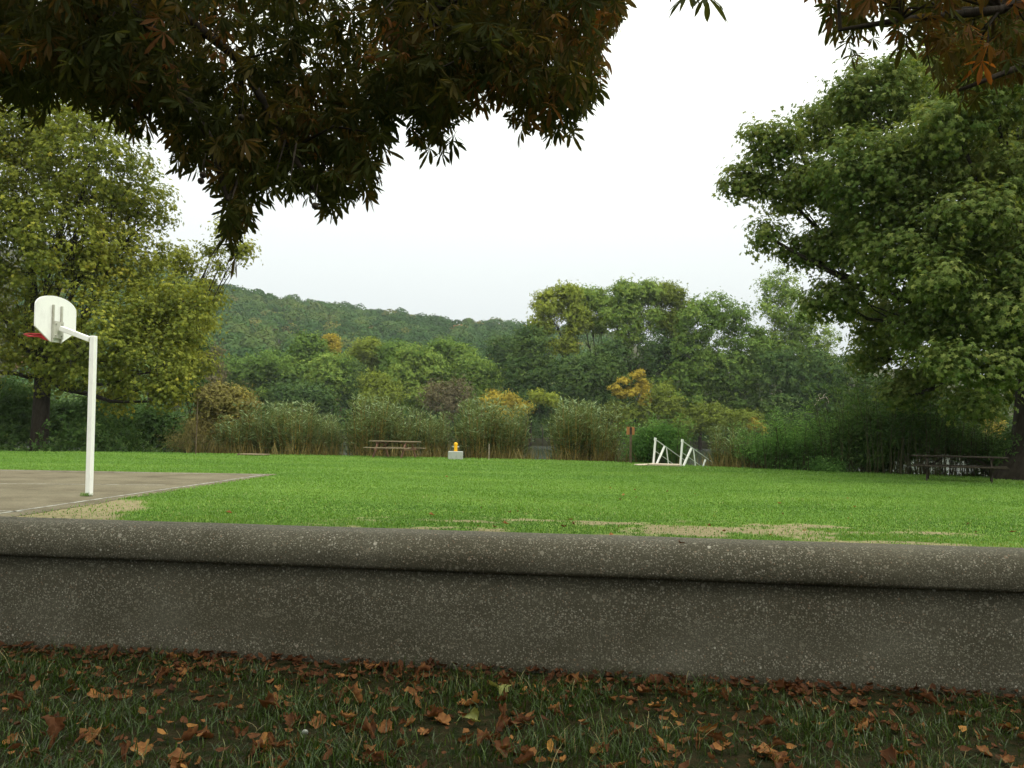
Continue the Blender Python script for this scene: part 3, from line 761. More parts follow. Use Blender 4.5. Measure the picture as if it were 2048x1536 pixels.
def shrub_at(px, Y, H, wd, proto, label, kind='willow_shrub', group='willow shoots along the near riverbank', z=None):
    p = at(px, 900, Y)
    if z is None: z = float(h_all(np.array([p.x]), np.array([Y]))[0])
    root = empty(kind, (p.x, Y, z), label, 'shrub', group, rz=random.uniform(0, 6))
    for nm, me in zip(('stems', 'leaves'), proto):
        o = bpy.data.objects.new(nm, me); COL.objects.link(o); o.parent = root
    root.scale = (wd / 1.5, wd / 1.5, H / 3.2)
    return root
def Yb(px, s=1.6):
    x = at(px, 900, 36).x; return float(yedge(np.array([x]))[0]) + s
WS = [(470, 2.4, 3.0, 1.7, 'leftmost sage willow clump, low, right of the orange vines'),
      (530, 3.0, 3.9, 1.9, 'sage willow clump behind the flat wooden platform'),
      (595, 2.4, 3.9, 1.9, 'tall sage willow clump right of the flat wooden platform'),
      (655, 2.8, 3.4, 1.4, 'thin willow clump between the platform and the picnic table'),
      (735, 2.2, 4.0, 1.9, 'wide willow clump behind the left end of the left picnic table'),
      (800, 3.0, 4.0, 1.8, 'willow clump behind the right end of the left picnic table'),
      (868, 2.6, 3.5, 1.4, 'lower willow clump just left of the yellow post'),
      (955, 2.2, 4.0, 1.9, 'large willow clump right of the yellow post and concrete block'),
      (1015, 2.6, 3.9, 1.7, 'willow clump backing onto the gap of open water'),
      (1140, 2.0, 4.0, 1.8, 'left half of the round willow clump midway between yellow post and sign'),
      (1195, 2.4, 4.0, 1.8, 'right half of the round willow clump, beside the brown sign'),
      (1462, 3.0, 3.0, 1.4, 'small willow clump right of the white railings')]
for i, (px, s, H, wd, lab) in enumerate(WS):
    shrub_at(px, Yb(px, s), H * .96, wd, protos[i % 3], lab)
pg = shoot_mesh(90, 3.2, 1.9, 'willow', 26, 21)
shrub_at(1250, Yb(1250, 5), 3.4, 1.5, pg, 'thin willow clump rising behind the brown sign')
# leafy bushes
def bush(px, py, s, lobs, mat, label, n=6000, ls=.13, templ=T_RH, kind='bush', clump=.3, bark='bark', tint=(0, 1), per=24, cat='bush', upw=.6, group=None):
    Y = Yb(px, s); p = at(px, 900, Y)
    z = float(h_all(np.array([p.x]), np.array([Y]))[0])
    lob = [lobe_px(l[0], l[1], l[2], Y, random.uniform(-.4, .4), .9, l[3] if len(l) > 3 else None) for l in lobs]
    return make_tree(kind, label, cat, (p.x, Y, z), lob, n, MAT[mat], MAT[bark], templ, ls, tr=.05, clump=clump, per=per, fork=.12, tint=tint, tscale=.8, upw=upw, inner=.2, group=group)
T_LB = (t_lance()[0] * np.array([1.8, 1, 1]), t_lance()[1])
bush(1310, 900, 1.4, [(1300, 885, 34, 34), (1330, 880, 30, 30), (1285, 905, 26, 22), (1345, 905, 24)], 'bush', 'soft round green bush behind the left white railing', 11000, .13, T_LB, tint=(0, .7))
bush(1555, 900, 1.2, [(1545, 895, 34, 22), (1590, 890, 30, 22), (1520, 905, 30, 20), (1625, 910, 26, 18), (1570, 925, 50, 14)], 'bush', 'bright yellow-green bush at the lawn edge right of the gangway', 12000, .12, T_LB, tint=(.25, 1))
bush(1655, 930, 1.0, [(1640, 930, 30, 12), (1670, 935, 24, 10)], 'bush', 'ankle-high green bush right of the bright yellow-green one', 2500, .12, T_LB)
bush(1740, 900, 2.2, [(1710, 865, 38, 40), (1760, 870, 46, 44), (1690, 905, 36, 24), (1745, 915, 50, 26)], 'bush_dk', 'big dark green bush between the bright bush and the right picnic table', 15000, .14, T_LB)
bush(1850, 900, 2.4, [(1830, 860, 46, 36), (1880, 870, 40, 34), (1840, 895, 50, 20)], 'bush_dk', 'dark bush arching behind the right picnic table', 12000, .14, T_LB)
bush(1945, 900, 2.6, [(1930, 890, 40, 26), (1980, 905, 36, 30)], 'bush_dk', 'low dark bush between the right picnic table and the big trunk', 8000, .14, T_LB)
bush(2060, 900, 1.5, [(2040, 905, 46, 40), (2100, 880, 60, 60)], 'bush_dk', 'dark ivy-like bush at the foot of the big right trunk', 8000, .14, T_LB)
bush(440, 890, 3.5, [(430, 800, 34, 32), (475, 805, 34, 28), (420, 850, 36, 30), (470, 850, 40, 28)], 'ochre', 'rounded ochre and gold shrub draped with vines, left of the willow clumps', 12000, .16, T_CL, tint=(.05, 1), kind='shrub', clump=.4)
bush(400, 900, 1.6, [(385, 860, 26, 30), (410, 885, 28, 20), (360, 885, 30, 20), (440, 895, 30, 14)], 'ochre', 'tangle of rusty vines at the bank right of the thin stake', 7000, .1, T_LA, tint=(0, .5), kind='shrub', clump=.5)
for k, (px, lob, lab) in enumerate([
    (40, [(30, 830, 60, 60), (-40, 850, 60, 50)], 'dark hedge bush left of the left plane trunk'),
    (150, [(130, 850, 44, 44), (180, 840, 44, 50)], 'dark bush between the left plane trunk and the hoop pole'),
    (240, [(220, 850, 50, 46), (275, 850, 44, 46)], 'dark bush right of the hoop pole under the plane crown'),
    (330, [(320, 855, 40, 40), (360, 870, 30, 30)], 'dark bush at the left of the rusty vines'),
    (-80, [(-120, 840, 70, 70)], 'dark bush at the far left edge of the lawn'),
    (10, [(10, 800, 60, 50), (70, 830, 50, 60)], 'tall dark bush directly behind the left plane trunk')]):
    bush(px, 890, 9 + 1.5 * (k % 3), lob, 'bush_dk', lab, 9500, .17, T_CL, tint=(0, .7), clump=.45, group='dark bushes under the left plane trees')
gsh = [shoot_mesh(60, 3.2, 1.9, 'bush', 44, 41, .16, 'bark_o'), shoot_mesh(60, 3.2, 1.9, 'bush_dk', 44, 42, .17, 'bark_o')]
for px_, s_, H_, w_, k_, lab_ in [(1290, 1.6, 2.7, 1.5, 0, 'fresh green shoots in the left half of the round bush behind the railing'), (1335, 1.8, 2.9, 1.5, 0, 'fresh green shoots rising between the two white railings'),
        (1530, 1.2, 2.2, 1.6, 0, 'green shoots at the left end of the bright bush'), (1590, 1.4, 2.6, 1.7, 0, 'tallest green shoots in the middle of the bright bush'), (1640, 1.5, 2.0, 1.4, 0, 'low green shoots at the right end of the bright bush'),
        (1700, 2.0, 3.6, 2.0, 1, 'arching dark shoots left of the big dark bush'), (1775, 2.2, 4.0, 2.2, 1, 'tall arching dark shoots over the big dark bush'), (1865, 2.2, 3.6, 2.2, 1, 'arching dark shoots behind the right picnic table'), (1950, 2.2, 3.0, 2.0, 1, 'dark shoots left of the big right trunk')]:
    shrub_at(px_, Yb(px_, s_), H_, w_, gsh[k_], lab_, group='green shoots among the bank bushes')
# dry reeds at the foot of the shoots, and green tufts
def near_brush():
    ac = Acc(); n = 17000
    px = np.concatenate([rng.uniform(-300, 370, n), rng.uniform(1640, 2150, n // 2)]); N = len(px)
    x = np.array([at(p, 900, 33).x for p in px]); x = np.where(px < 400, x * 1.12, x * .8)
    s_ = np.where(px < 400, rng.uniform(3.5, 9, N), rng.uniform(.5, 2.5, N)); y = yedge(x) + s_; z = h_all(x, y)
    hh = np.where(px < 400, 2.6 + np.sin(x * 1.1), .95 + .4 * np.sin(x * 2.3))
    P = np.stack([x, y, z + rng.random(N) * hh], 1)
    leaves(ac, T_CL, P, rng.normal(size=P.shape), np.where(px < 400, .22, .12), cl_tint(P, 1.5, 0, .9, 2), .4)
    tag(ac.build('undergrowth', MAT['bush_dk']), 'low brush along the shaded bank under the plane trees', kind='stuff')
near_brush()
def dry_reeds():
    ac = Acc(); n = 15000
    px = rng.uniform(340, 1500, n); x = np.array([at(p, 900, 36).x for p in px]); s = rng.uniform(.35, 3.2, n)
    x = x + rng.normal(size=n) * .15
    y = yedge(x) + s; z = h_all(x, y)
    dens = np.where((px > 400) & (px < 640), -.15, 0) + .42 + .5 * np.sin(px / 19) * np.sin(px / 47 + 1) + .2
    gap = ((px > 1062) & (px < 1105)) | ((px > 1225) & (px < 1262)) | ((px > 660) & (px < 690)) | ((px > 1270) & (px < 1375))
    keep = (rng.random(n) < dens) & ~(gap & (rng.random(n) < .9)); x, y, z = x[keep], y[keep], z[keep]
    N = len(x); a = rng.uniform(0, 6.28, N)
    D = unit(np.stack([np.cos(a) * .25, np.sin(a) * .25, np.ones(N)], 1))
    r = unit(rng.normal(size=D.shape)); X = unit(np.cross(D, r)); Z = np.cross(X, D)
    B = np.stack([X * .25, D, Z], 1)
    ac.scatter(T_LA, np.stack([x, y, z], 1), B, rng.uniform(.35, 1.2, N), np.clip(.45 + .2 * np.sin(x) + rng.normal(size=N) * .22, 0, 1))
    tag(ac.build('dry_reeds', MAT['dry']), 'rusty brown dry reeds and grass along the foot of the willow clumps', kind='stuff')
dry_reeds()

# ------------------------------------------------------------------ lawn grass blades
def blades(name, x, y, z, hgt, wid, mat, label, bend=.5, tint=None, segs=2):
    N = len(x); ac = Acc()
    a = rng.uniform(0, 6.28, N); dx, dy = np.cos(a), np.sin(a)
    w = rng.uniform(.7, 1.3, N) * wid; h = hgt; b_ = rng.uniform(.1, 1, N) * bend * h
    rows = []
    ts = np.linspace(0, 1, segs + 1)
    a2 = a + rng.uniform(.8, 2.3, N); ex, ey = np.cos(a2), np.sin(a2)
    V = []
    for t in ts[:-1]:
        cx = x + ex * b_ * t ** 2; cy = y + ey * b_ * t ** 2; cz = z + h * (t - .25 * t * t * (b_ / np.maximum(h, 1e-5)))
        ww = w * (1 - .5 * t) / 2
        V.append(np.stack([cx - dx * ww, cy - dy * ww, cz], 1)); V.append(np.stack([cx + dx * ww, cy + dy * ww, cz], 1))
    cx = x + ex * b_; cy = y + ey * b_; V.append(np.stack([cx, cy, z + h * (1 - .25 * (b_ / np.maximum(h, 1e-5)))], 1))
    V = np.stack(V, 1); k = V.shape[1]
    fc = [[2 * i, 2 * i + 1, 2 * i + 3, 2 * i + 2] for i in range(segs - 1)] + [[2 * segs - 2, 2 * segs - 1, 2 * segs]]
    ac.V.append(V.reshape(-1, 3)); fl = np.array([i for f in fc for i in f])
    ac.F.append((fl[None, :] + (np.arange(N) * k)[:, None]).ravel()); ac.S.append(np.tile([len(f) for f in fc], N))
    ac.T.append(np.repeat(np.clip(tint, 0, 1), k)); ac.n = N * k
    return tag(ac.build(name, mat), label, kind='stuff')
def on_court(x, y):
    # right of sideline -> not court
    rel_x, rel_y = x - A.x, y - A.y
    side = rel_x * dside.y - rel_y * dside.x       # sign picks a side
    farr = rel_x * dfar.y - rel_y * dfar.x
    ref = (A + dfar * 5 + dside * 5)
    rs = (ref.x - A.x) * dside.y - (ref.y - A.y) * dside.x; rf = (ref.x - A.x) * dfar.y - (ref.y - A.y) * dfar.x
    return (side * np.sign(rs) > -.12) & (farr * np.sign(rf) > -.1)
def lawn_blades():
    n = 600000; y = np.exp(rng.uniform(math.log(6.0), math.log(38.5), n)); x = rng.uniform(-.97, .97, n) * y; kk = y > wc.y + (x - wc.x) * wdir.y / wdir.x + .5; x, y = x[kk], y[kk]; n = len(x)
    bm = np.zeros(n); q = (y < 14.5) & (np.abs(x) < 11); bm[q] = bare_mask(x[q], y[q])
    k = (~on_court(x, y)) & (y < yedge(x) + .3) & (rng.random(n) > bm * .88); x, y = x[k], y[k]; N = len(x)
    lump = np.sin(x * 3 + np.sin(y * 2)) * np.sin(y * 4 + x) + .6 * np.sin(x * .9 + 1.3 * np.sin(y * .7)) * np.sin(y * 1.1)
    h = np.clip(rng.uniform(.012, .036, N) * (1 + .3 * lump) * (y / 9) ** .35, .008, .09)
    big = np.sin(.35 * x + 1.5 * np.sin(.4 * y)) * np.sin(.75 * y + .3 * x) + .6 * np.sin(1.9 * y + .8 * np.sin(.6 * x)) * np.sin(.5 * x + 2)
    nearf = np.clip((15 - y) / 6, 0, 1)
    t = .55 + (.05 + .12 * nearf) * lump + .14 * big + rng.normal(size=N) * np.clip(.16 * 9 / y, .05, .16) - .1 * nearf; t = np.where(rng.random(N) < .035 * np.clip((16 - y) / 6, 0, 1), 1, t)
    blades('grass', x, y, np.full(N, .002), h, .010 * (y / 9) ** .85, MAT['blade'], 'short mown grass of the bright lawn', .8, t, 2)
lawn_blades()
def verge_grass():
    def wallfront(x): return wc.y + (x - wc.x) * wdir.y / wdir.x
    n = 120000; x = rng.uniform(-4.2, 4.2, n); y = rng.uniform(2.0, 5.2, n)
    k = y < wallfront(x) - .02; x, y = x[k], y[k]; N = len(x)
    d = wallfront(x) - y
    cl = np.sin(x * 4.1 + 2 * np.sin(y * 3)) * np.sin(y * 6.3 + x * 2) + .5 * np.sin(x * 11 + y * 7) * np.sin(y * 13)
    keep = rng.random(N) < np.clip(.6 + .45 * cl, .12, 1) * np.clip(d / .35, .12, 1); x, y, cl = x[keep], y[keep], cl[keep]; N = len(x)
    h = rng.uniform(.02, .08, N) * (1 + .3 * cl); h = np.where(rng.random(N) < .03, h * 1.8, h)
    t = .4 + rng.normal(size=N) * .25; t = np.where(rng.random(N) < .03, 1, t)
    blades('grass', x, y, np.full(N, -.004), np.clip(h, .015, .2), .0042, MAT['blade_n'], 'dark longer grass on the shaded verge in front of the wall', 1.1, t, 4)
verge_grass()

# ------------------------------------------------------------------ fallen leaves
def leaf_mesh(i, L=.13, W=.055, mat='litter'):
    random.seed(100 + i); nu, nv = 10, 5; V = []; T = []
    cu = random.uniform(.4, 2.2) * random.choice((-1, 1)); cv = random.uniform(.6, 2.6); tw = random.uniform(-1.2, 1.2); t0 = random.random()
    for a in range(nu + 1):
        u = a / nu; prof = (math.sin(math.pi * u ** 1.5) ** .7) * (1 + .25 * math.sin(a * 2.7 + i) + .2 * math.sin(a * 5.1 + 2 * i)) * W + .003
        ang = cu * (u - .5); x = L * (math.sin(ang) / cu if abs(cu) > .01 else (u - .5)); zc = L * (1 - math.cos(ang)) / cu
        for c in range(nv + 1):
            v = c / nv * 2 - 1; th = v * cv; yy = prof * math.sin(th) / cv; zz = prof * (1 - math.cos(th)) / cv
            th2 = tw * (u - .5); y2 = yy * math.cos(th2) - zz * math.sin(th2); z2 = yy * math.sin(th2) + zz * math.cos(th2)
            e = .012 * noise.noise(Vector((a * .9, c * .9, i * 3.3)))
            V.append((x, y2, zc + z2 + e)); T.append(t0 * .5 + .2 + .25 * noise.noise(Vector((a * .3, c * .5, i))) + (.15 if abs(v) > .7 else 0))
    mz = min(v[2] for v in V); V = [(v[0], v[1], v[2] - mz) for v in V]
    Fc = [[a * (nv + 1) + c, (a + 1) * (nv + 1) + c, (a + 1) * (nv + 1) + c + 1, a * (nv + 1) + c + 1] for a in range(nu) for c in range(nv)]
    ac = Acc(); ac.add(V, Fc, np.clip(T, 0, 1))
    k = ac.n; ac.tube([(-L * .5, 0, .01), (-L * .62, .004, .004), (-L * .75, .012, .006)], [.0016, .0014, .0012], 4, tint=.5)
    return ac.mesh('fallen_leaf', MAT[mat], True)
def lobed_leaf(i):
    """dry five-lobed plane leaf, edges curling up"""
    rs = random.Random(i + 50); ac = Acc(); V = [(0, 0, 0)]; n = 30; cu = rs.uniform(1.5, 5); ax = rs.uniform(0, 6)
    for ring in (.45, .8, 1.0):
        for k in range(n):
            a = 2 * math.pi * k / n; lob = .62 + .38 * abs(math.cos((a - math.pi / 2) * 2.5)) ** .7; lob *= 1 - .35 * math.exp(-((a - 1.5 * math.pi) / .3) ** 2)
            lob *= 1 + (.12 * rs.uniform(-1, 1) if ring == 1.0 else 0); rr = ring * lob * .075
            x, y = rr * math.cos(a), rr * math.sin(a); q = x * math.cos(ax) + y * math.sin(ax)
            V.append((x, y, cu * q * q * 2 + .01 * noise.noise(Vector((x * 40, y * 40, i))) + (.012 * rs.random() if ring == 1.0 else 0)))
    Fc = [[0, 1 + k, 1 + (k + 1) % n] for k in range(n)]
    for g in (0, 1):
        for k in range(n): a = 1 + g * n + k; b_ = 1 + g * n + (k + 1) % n; Fc.append([a, a + n, b_ + n, b_])
    t0 = rs.random(); T = [min(1, max(0, t0 * .55 + .25 + .3 * noise.noise(Vector((v[0] * 30, v[1] * 30, i))))) for v in V]
    ac.add(V, Fc, T); ac.tube([(0, 0, .002), (0, -.06, .01), (.01, -.11, .02)], [.0016, .0015, .0014], 4, tint=.5)
    return ac.mesh('fallen_leaf', MAT['litter'], True)
LM = [leaf_mesh(i, random.uniform(.1, .17), random.uniform(.03, .055)) for i in range(12)] + [lobed_leaf(i) for i in range(8)]
def put_leaf(p, me, label, group=None, rot=None, sc=1.0, name='fallen_leaf'):
    o = bpy.data.objects.new(name, me); COL.objects.link(o); o.location = p
    o.rotation_euler = rot or (random.uniform(-.5, .5), random.uniform(-.5, .5), random.uniform(0, 6.28)); o.scale = (sc,) * 3
    return tag(o, label, 'leaf', group)
random.seed(5)
def wf(x): return wc.y + (x - wc.x) * wdir.y / wdir.x
cnt = 0
while cnt < 190:
    px = random.uniform(-40, 2090); py = random.uniform(1300, 1560); p = ground(px, py)
    d = wf(p.x) - p.y
    if d < .05: continue
    dens = .4 + .15 * math.exp(-d / .15) + .55 * math.exp(-((px - 760) / 260) ** 2) * math.exp(-((py - 1450) / 60) ** 2)
    if random.random() > dens: continue
    zone = ('the left third', 'the middle third', 'the right third')[min(2, max(0, int(px / 683)))]
    q_ = random.random(); me_ = random.choice(LM[:12]) if q_ < .72 else random.choice(LM[12:])
    shp = 'curled narrow brown leaf' if q_ < .72 else 'lobed flat brown leaf'
    if d < .3: lab, g = f'{shp} against the foot of the wall in {zone}', f'leaves along the wall foot, {zone}'
    elif py < 1440: lab, g = f'{shp} in the verge grass midway to the wall, {zone}', f'leaves midway across the verge, {zone}'
    else: lab, g = f'{shp} in the nearest verge grass at the bottom, {zone}', f'leaves in the nearest verge grass, {zone}'
    put_leaf((p.x, p.y, random.uniform(-.006, .022)), me_, lab, g, sc=random.uniform(.38, .92) * (1 if q_ < .72 else .68)); cnt += 1
mg = leaf_mesh(40, .12, .07, 'leaf_green'); my = leaf_mesh(41, .13, .07, 'leaf_green')
p = ground(940, 1452); put_leaf((p.x, p.y, .03), my, 'yellow-green leaf with brown rim standing out among the brown leaves, bottom centre', rot=(.9, .3, .6), sc=.62)
p = ground(995, 1392); put_leaf((p.x, p.y, .02), mg, 'pale grey-green broad leaf lying just below the wall foot', rot=(.5, -.2, 1.8), sc=.72)
p = ground(705, 1415); put_leaf((p.x, p.y, .05), LM[3], 'orange-brown leaf standing upright on its tip left of centre', rot=(.2, 1.3, .9))
p = ground(85, 1490); put_leaf((p.x, p.y, .03), LM[1], 'big brown folded leaf leaning up at the bottom left', rot=(.6, -.8, 2.3), sc=1.35)
p = ground(1045, 1340); put_leaf((p.x, p.y - .0, .06), LM[6], 'ochre leaf propped upright against the wall face, centre', rot=(.3, 1.2, 1.2), sc=.9)
p = wc + wdir * (hit_wall(1363, 1075, 0) - wc).dot(wdir) - wn * .06; put_leaf((p.x, p.y, zt - .012), LM[7], 'small red-brown leaf resting on top of the wall coping', rot=(.3, .5, 1), sc=.42)
for (px, py, lab) in [(457, 1030, 'red-brown leaf on the lawn beyond the wall, left of centre'), (893, 956, 'small orange leaf on the middle of the lawn'), (1415, 941, 'pale leaf at the lawn edge in front of the railings'), (862, 1034, 'orange leaf beside the worn sandy patch'), (1010, 1052, 'dark red leaf on the sandy patch near the wall')]:
    p = ground(px, py); put_leaf((p.x, p.y, .03), LM[2], lab, rot=(.3, .2, 1), sc=.9)
for i in range(34):
    px = random.uniform(950, 2030); py = random.uniform(965, 1075); p = ground(px, py)
    put_leaf((p.x, p.y, .025), random.choice(LM[:12]), 'tiny brown leaf on the open lawn ' + ('beyond the worn patches' if py < 1020 else 'close behind the wall') + (', right of the railings' if px > 1420 else ', left of the railings'), 'leaves dotted over the lawn', sc=random.uniform(.3, .7))
def leaf_litter():
    ac = Acc(); n = 3600; x = rng.uniform(-4.2, 4.2, n); d = np.abs(rng.exponential(.2, n)) + .01; d = np.where(rng.random(n) < .55, rng.uniform(0, 2.3, n), d)
    y = wf(x) - d; keep = y > 1.9; x, y = x[keep], y[keep]; N = len(x)
    P = np.stack([x, y, rng.uniform(.002, .035, N)], 1)
    tv = np.array([(-.5, 0, .12), (-.25, -.22, 0), (.2, -.26, .08), (.5, 0, .2), (.25, .22, .0), (-.2, .25, .1), (0, 0, -.08)]); tf = [[6, 0, 1], [6, 1, 2], [6, 2, 3], [6, 3, 4], [6, 4, 5], [6, 5, 0]]
    nrm = np.array([0, 0, 1.0]) + rng.normal(size=P.shape) * .35
    ac.scatter((tv, tf), P, basis(nrm), rng.uniform(.018, .06, N), np.clip(rng.beta(1.6, 2.6, N) * np.clip(.25 + d[keep] * 2, .25, 1), 0, 1))  # tint darkens towards the wall: its shadow is put into the leaf colour
    tag(ac.build('leaf_litter', MAT['litter']), 'crumbled brown leaf litter thickest along the foot of the wall', kind='stuff')
leaf_litter()
p = ground(607, 1478)
ac = Acc(); ac.tube([(0, 0, 0), (0, 0, .008), (0, 0, .022), (0, 0, .032), (0, 0, .036)], [.008, .014, .015, .009, .002], 9)
o = ac.build('pebble', MAT['blk_concrete'], smooth=False); o.location = (p.x, p.y, .022); o.rotation_euler = (.9, .5, .4); o.scale = (.8, .62, .75); tag(o, 'small pale pebble lying in the verge grass, lower left of centre', 'pebble')

# ------------------------------------------------------------------ basketball hoop
pb = ground(178, 993); NF = Vector((math.sin(R(-80)), math.cos(R(-80)), 0)); U = Vector((-NF.y, NF.x, 0))
if U.y < 0: U = -U
hoop = empty('basketball_hoop', (pb.x, pb.y, .018), 'white steel basketball hoop with fan-shaped backboard and red rim beside the court', 'basketball hoop', rz=math.atan2(NF.y, NF.x))
hoop.rotation_euler = (Matrix.Rotation(R(-1.2), 3, 'Y') @ Matrix.Rotation(math.atan2(NF.y, NF.x), 3, 'Z')).to_euler()
# local frame: +x = direction the board faces, y = across the board
HP = 2.72
ac = Acc(); ac.box((0, 0, HP / 2), (.092, .092, HP), None, .008); ac.build('pole', MAT['white'], hoop)
AL = .70; ZT = 2.93
ac = Acc(); ac.bar((.06, 0, HP - .06), (AL - .06, 0, ZT - .06), .088, .088, .008); ac.build('arm', MAT['white'], hoop)
bb = Acc(); Wd, z0, z1, z2, z3 = .48, 2.63, 2.85, 3.22, 3.43
out2 = [(-.13, z0), (.13, z0), (Wd, z1)]
out2 += [(Wd, z2)] + [(Wd * math.cos(t), z2 + (z3 - z2) * math.sin(t)) for t in np.linspace(.12, math.pi - .12, 15)] + [(-Wd, z2), (-Wd, z1)]
n = len(out2); V = [(AL + .03, y, z) for y, z in out2] + [(AL + .055, y, z) for y, z in out2]
bb.add(V, [list(range(n))[::-1], [n + k for k in range(n)]] + [[k, (k + 1) % n, n + (k + 1) % n, n + k] for k in range(n)])
board = bb.build('backboard', MAT['white'], hoop)
for s in (-1, 1):
    ac = Acc(); ac.box((AL + .012, s * .1, (z0 + 3.3) / 2 - .02), (.03, .035, 3.3 - z0 - .02), None, .003); ac.build('support_rail', MAT['steel'], board)
ac = Acc(); ac.box((AL - .012, 0, ZT - .09), (.02, .24, .3), None, .003)
for (yy, zz) in ((-.07, .1), (.07, .1), (-.07, -.1), (.07, -.1)): ac.tube([(AL - .02, yy, ZT - .09 + zz), (AL - .045, yy, ZT - .09 + zz)], .014, 6)
ac.build('mounting_plate', MAT['steel'], board)
rm = Acc(); rc = AL + .055 + .08 + .225; rz_ = 2.76
rm.tube([(rc + .225 * math.cos(t), .225 * math.sin(t), rz_) for t in np.linspace(0, 2 * math.pi, 33)], .012, 6)
rm.tube([(rc + .225 * math.cos(t), .225 * math.sin(t), rz_ - .05) for t in np.linspace(math.pi * .45, math.pi * 1.55, 17)], .009, 6)
for s in (-1, 1):
    V = [(AL + .056, s * .09, rz_ + .01), (AL + .056, s * .09, rz_ - .13), (rc - .02, s * .215, rz_ - .02), (rc + .05, s * .222, rz_ + .01)]
    V2 = [(x, y + s * .006, z) for x, y, z in V]
    rm.add(V + V2, [[0, 1, 2, 3], [7, 6, 5, 4], [0, 4, 5, 1], [1, 5, 6, 2], [2, 6, 7, 3], [3, 7, 4, 0]])
rm.box((AL + .064, 0, rz_ - .05), (.014, .2, .15), None, .002)
rm.box((AL + .10, 0, rz_ - .004), (.08, .2, .01), None, .002)
rm.build('rim', MAT['red'], hoop)
# tuft at the foot of the pole
def tuft(p, n, h, name, label, r=.12, mat='blade', w=.006):
    a = rng.uniform(0, 6.28, n); d = rng.random(n) * r
    return blades(name, p.x + np.cos(a) * d, p.y + np.sin(a) * d, np.full(n, .018), rng.uniform(.4, 1, n) * h, w, MAT[mat], label, .9, rng.uniform(.1, .8, n), 3)
tuft(pb + Vector((-.02, -.08, 0)), 140, .08, 'grass_tuft', 'tuft of grass at the foot of the hoop pole', .1)

# ------------------------------------------------------------------ picnic tables
def picnic(px, py, yaw, L, label, zs=1.0, wood='wood', legm='wood_red'):
    p = ground(px, py); t = empty('picnic_table', (p.x, p.y, 0), label, 'picnic table', 'wooden picnic tables on the lawn', rz=yaw)
    ac = Acc()
    for k in range(5): ac.box((0, -.30 + k * .15, .73 * zs + random.uniform(-.002, .002)), (L, .138, .04), None, .006)
    ac.build('tabletop', MAT[wood], t)
    for s in (-1, 1):
        ac = Acc()
        for k in (0, 1): ac.box((0, s * (.60 + k * .145), .44 * zs), (L, .135, .04), None, .006)
        ac.build('bench', MAT[wood], t)
    for s in (-1, 1):
        X = s * (L / 2 - .42)
        for q in (-1, 1):
            ac = Acc(); ac.bar((X, q * .22, .708 * zs), (X, q * .64, -.02), .10, .045, .004, up=Vector((1, 0, 0))); ac.build('leg', MAT[legm], t)
        ac = Acc(); ac.bar((X + s * .047, -.74, .395 * zs), (X + s * .047, .74, .395 * zs), .045, .09); ac.build('seat_beam', MAT[legm], t)
        ac = Acc(); ac.bar((X + s * .047, -.33, .67 * zs), (X + s * .047, .33, .67 * zs), .045, .075); ac.build('top_beam', MAT[legm], t)
        ac = Acc(); ac.bar((X - s * .03, 0, .40 * zs), (X - s * .40, 0, .69 * zs), .045, .07); ac.build('brace', MAT[legm], t)
    return t
picnic(789, 915.5, R(-24), 2.3, 'brown wooden picnic table left of the yellow post by the willow clumps', wood='wood_lt')
picnic(1918, 962.5, R(-29.5), 2.5, 'brown picnic table, wood darkened for tree shade, beside the big trunk on the right', wood='wood_shade', legm='wood_shade')

# ------------------------------------------------------------------ yellow post on concrete block
p = ground(911, 918.5); q = 1.0
ac = Acc(); ac.box((0, 0, .16), (.66, .5, .38), None, .02)
o = ac.build('concrete_block', MAT['blk_concrete']); o.location = (p.x, p.y, 0); o.rotation_euler = (0, 0, .06); tag(o, 'grey concrete block at the lawn edge carrying the yellow post', 'concrete block')
yp = empty('standpipe', (p.x + .0, p.y, .35), 'short yellow standpipe with rounded cap on the concrete block', 'standpipe')
ac = Acc(); ac.tube([(0, 0, 0), (0, 0, .02), (0, 0, .021), (0, 0, .27)], [.1, .1, .075, .075], 14); ac.build('pipe', MAT['yellow'], yp, smooth=False)
ac = Acc(); ac.tube([(0, 0, .271), (0, 0, .33), (0, 0, .36), (0, 0, .385), (0, 0, .395)], [.088, .088, .078, .05, .01], 14); ac.build('cap', MAT['yellow'], yp)
for s in (-1, 1):
    ac = Acc(); ac.tube([(s * .07, 0, .2), (s * .13, 0, .2), (s * .14, 0, .19)], [.03, .03, .022], 8); ac.build('outlet', MAT['steel'], yp)

# ------------------------------------------------------------------ sign, stakes, platform
p = ground(1261, 926.5); sg = empty('signboard', (p.x, p.y, 0), 'small faded orange-brown square sign, seen from behind, on a dark wooden post', 'sign', rz=.05)
ac = Acc(); ac.box((0, 0, .74), (.09, .09, 1.6), None, .008); ac.build('post', MAT['wood'], sg)
ac = Acc(); ac.box((0, .062, 1.38), (.34, .025, .33), None, .006); ac.build('board', MAT['rust'], sg)
ac = Acc(); ac.box((0, -.048, 1.38), (.07, .004, .30), None, 0); ac.build('batten', MAT['bark'], sg)
p = ground(391, 909); ac = Acc(); ac.tube([(0, 0, -.2), (.01, 0, 1), (0, 0, 2.35)], [.025, .022, .02], 7)
o = ac.build('stake', MAT['wood']); o.location = (p.x, p.y, 0); tag(o, 'tall thin wooden stake at the lawn edge in front of the rusty vines', 'stake')
p = ground(976, 922); ac = Acc(); ac.box((0, 0, .1), (.025, .025, 1.2), None, .003)
o = ac.build('stake', MAT['planks']); o.location = (p.x, p.y + 1.3, 0); tag(o, 'short thin pale stake right of the yellow post in front of the willows', 'stake')
p = ground(507, 911); pf = empty('platform', (p.x, p.y, 0), 'low flat wooden platform at the lawn edge on the left', 'platform', rz=-.1)
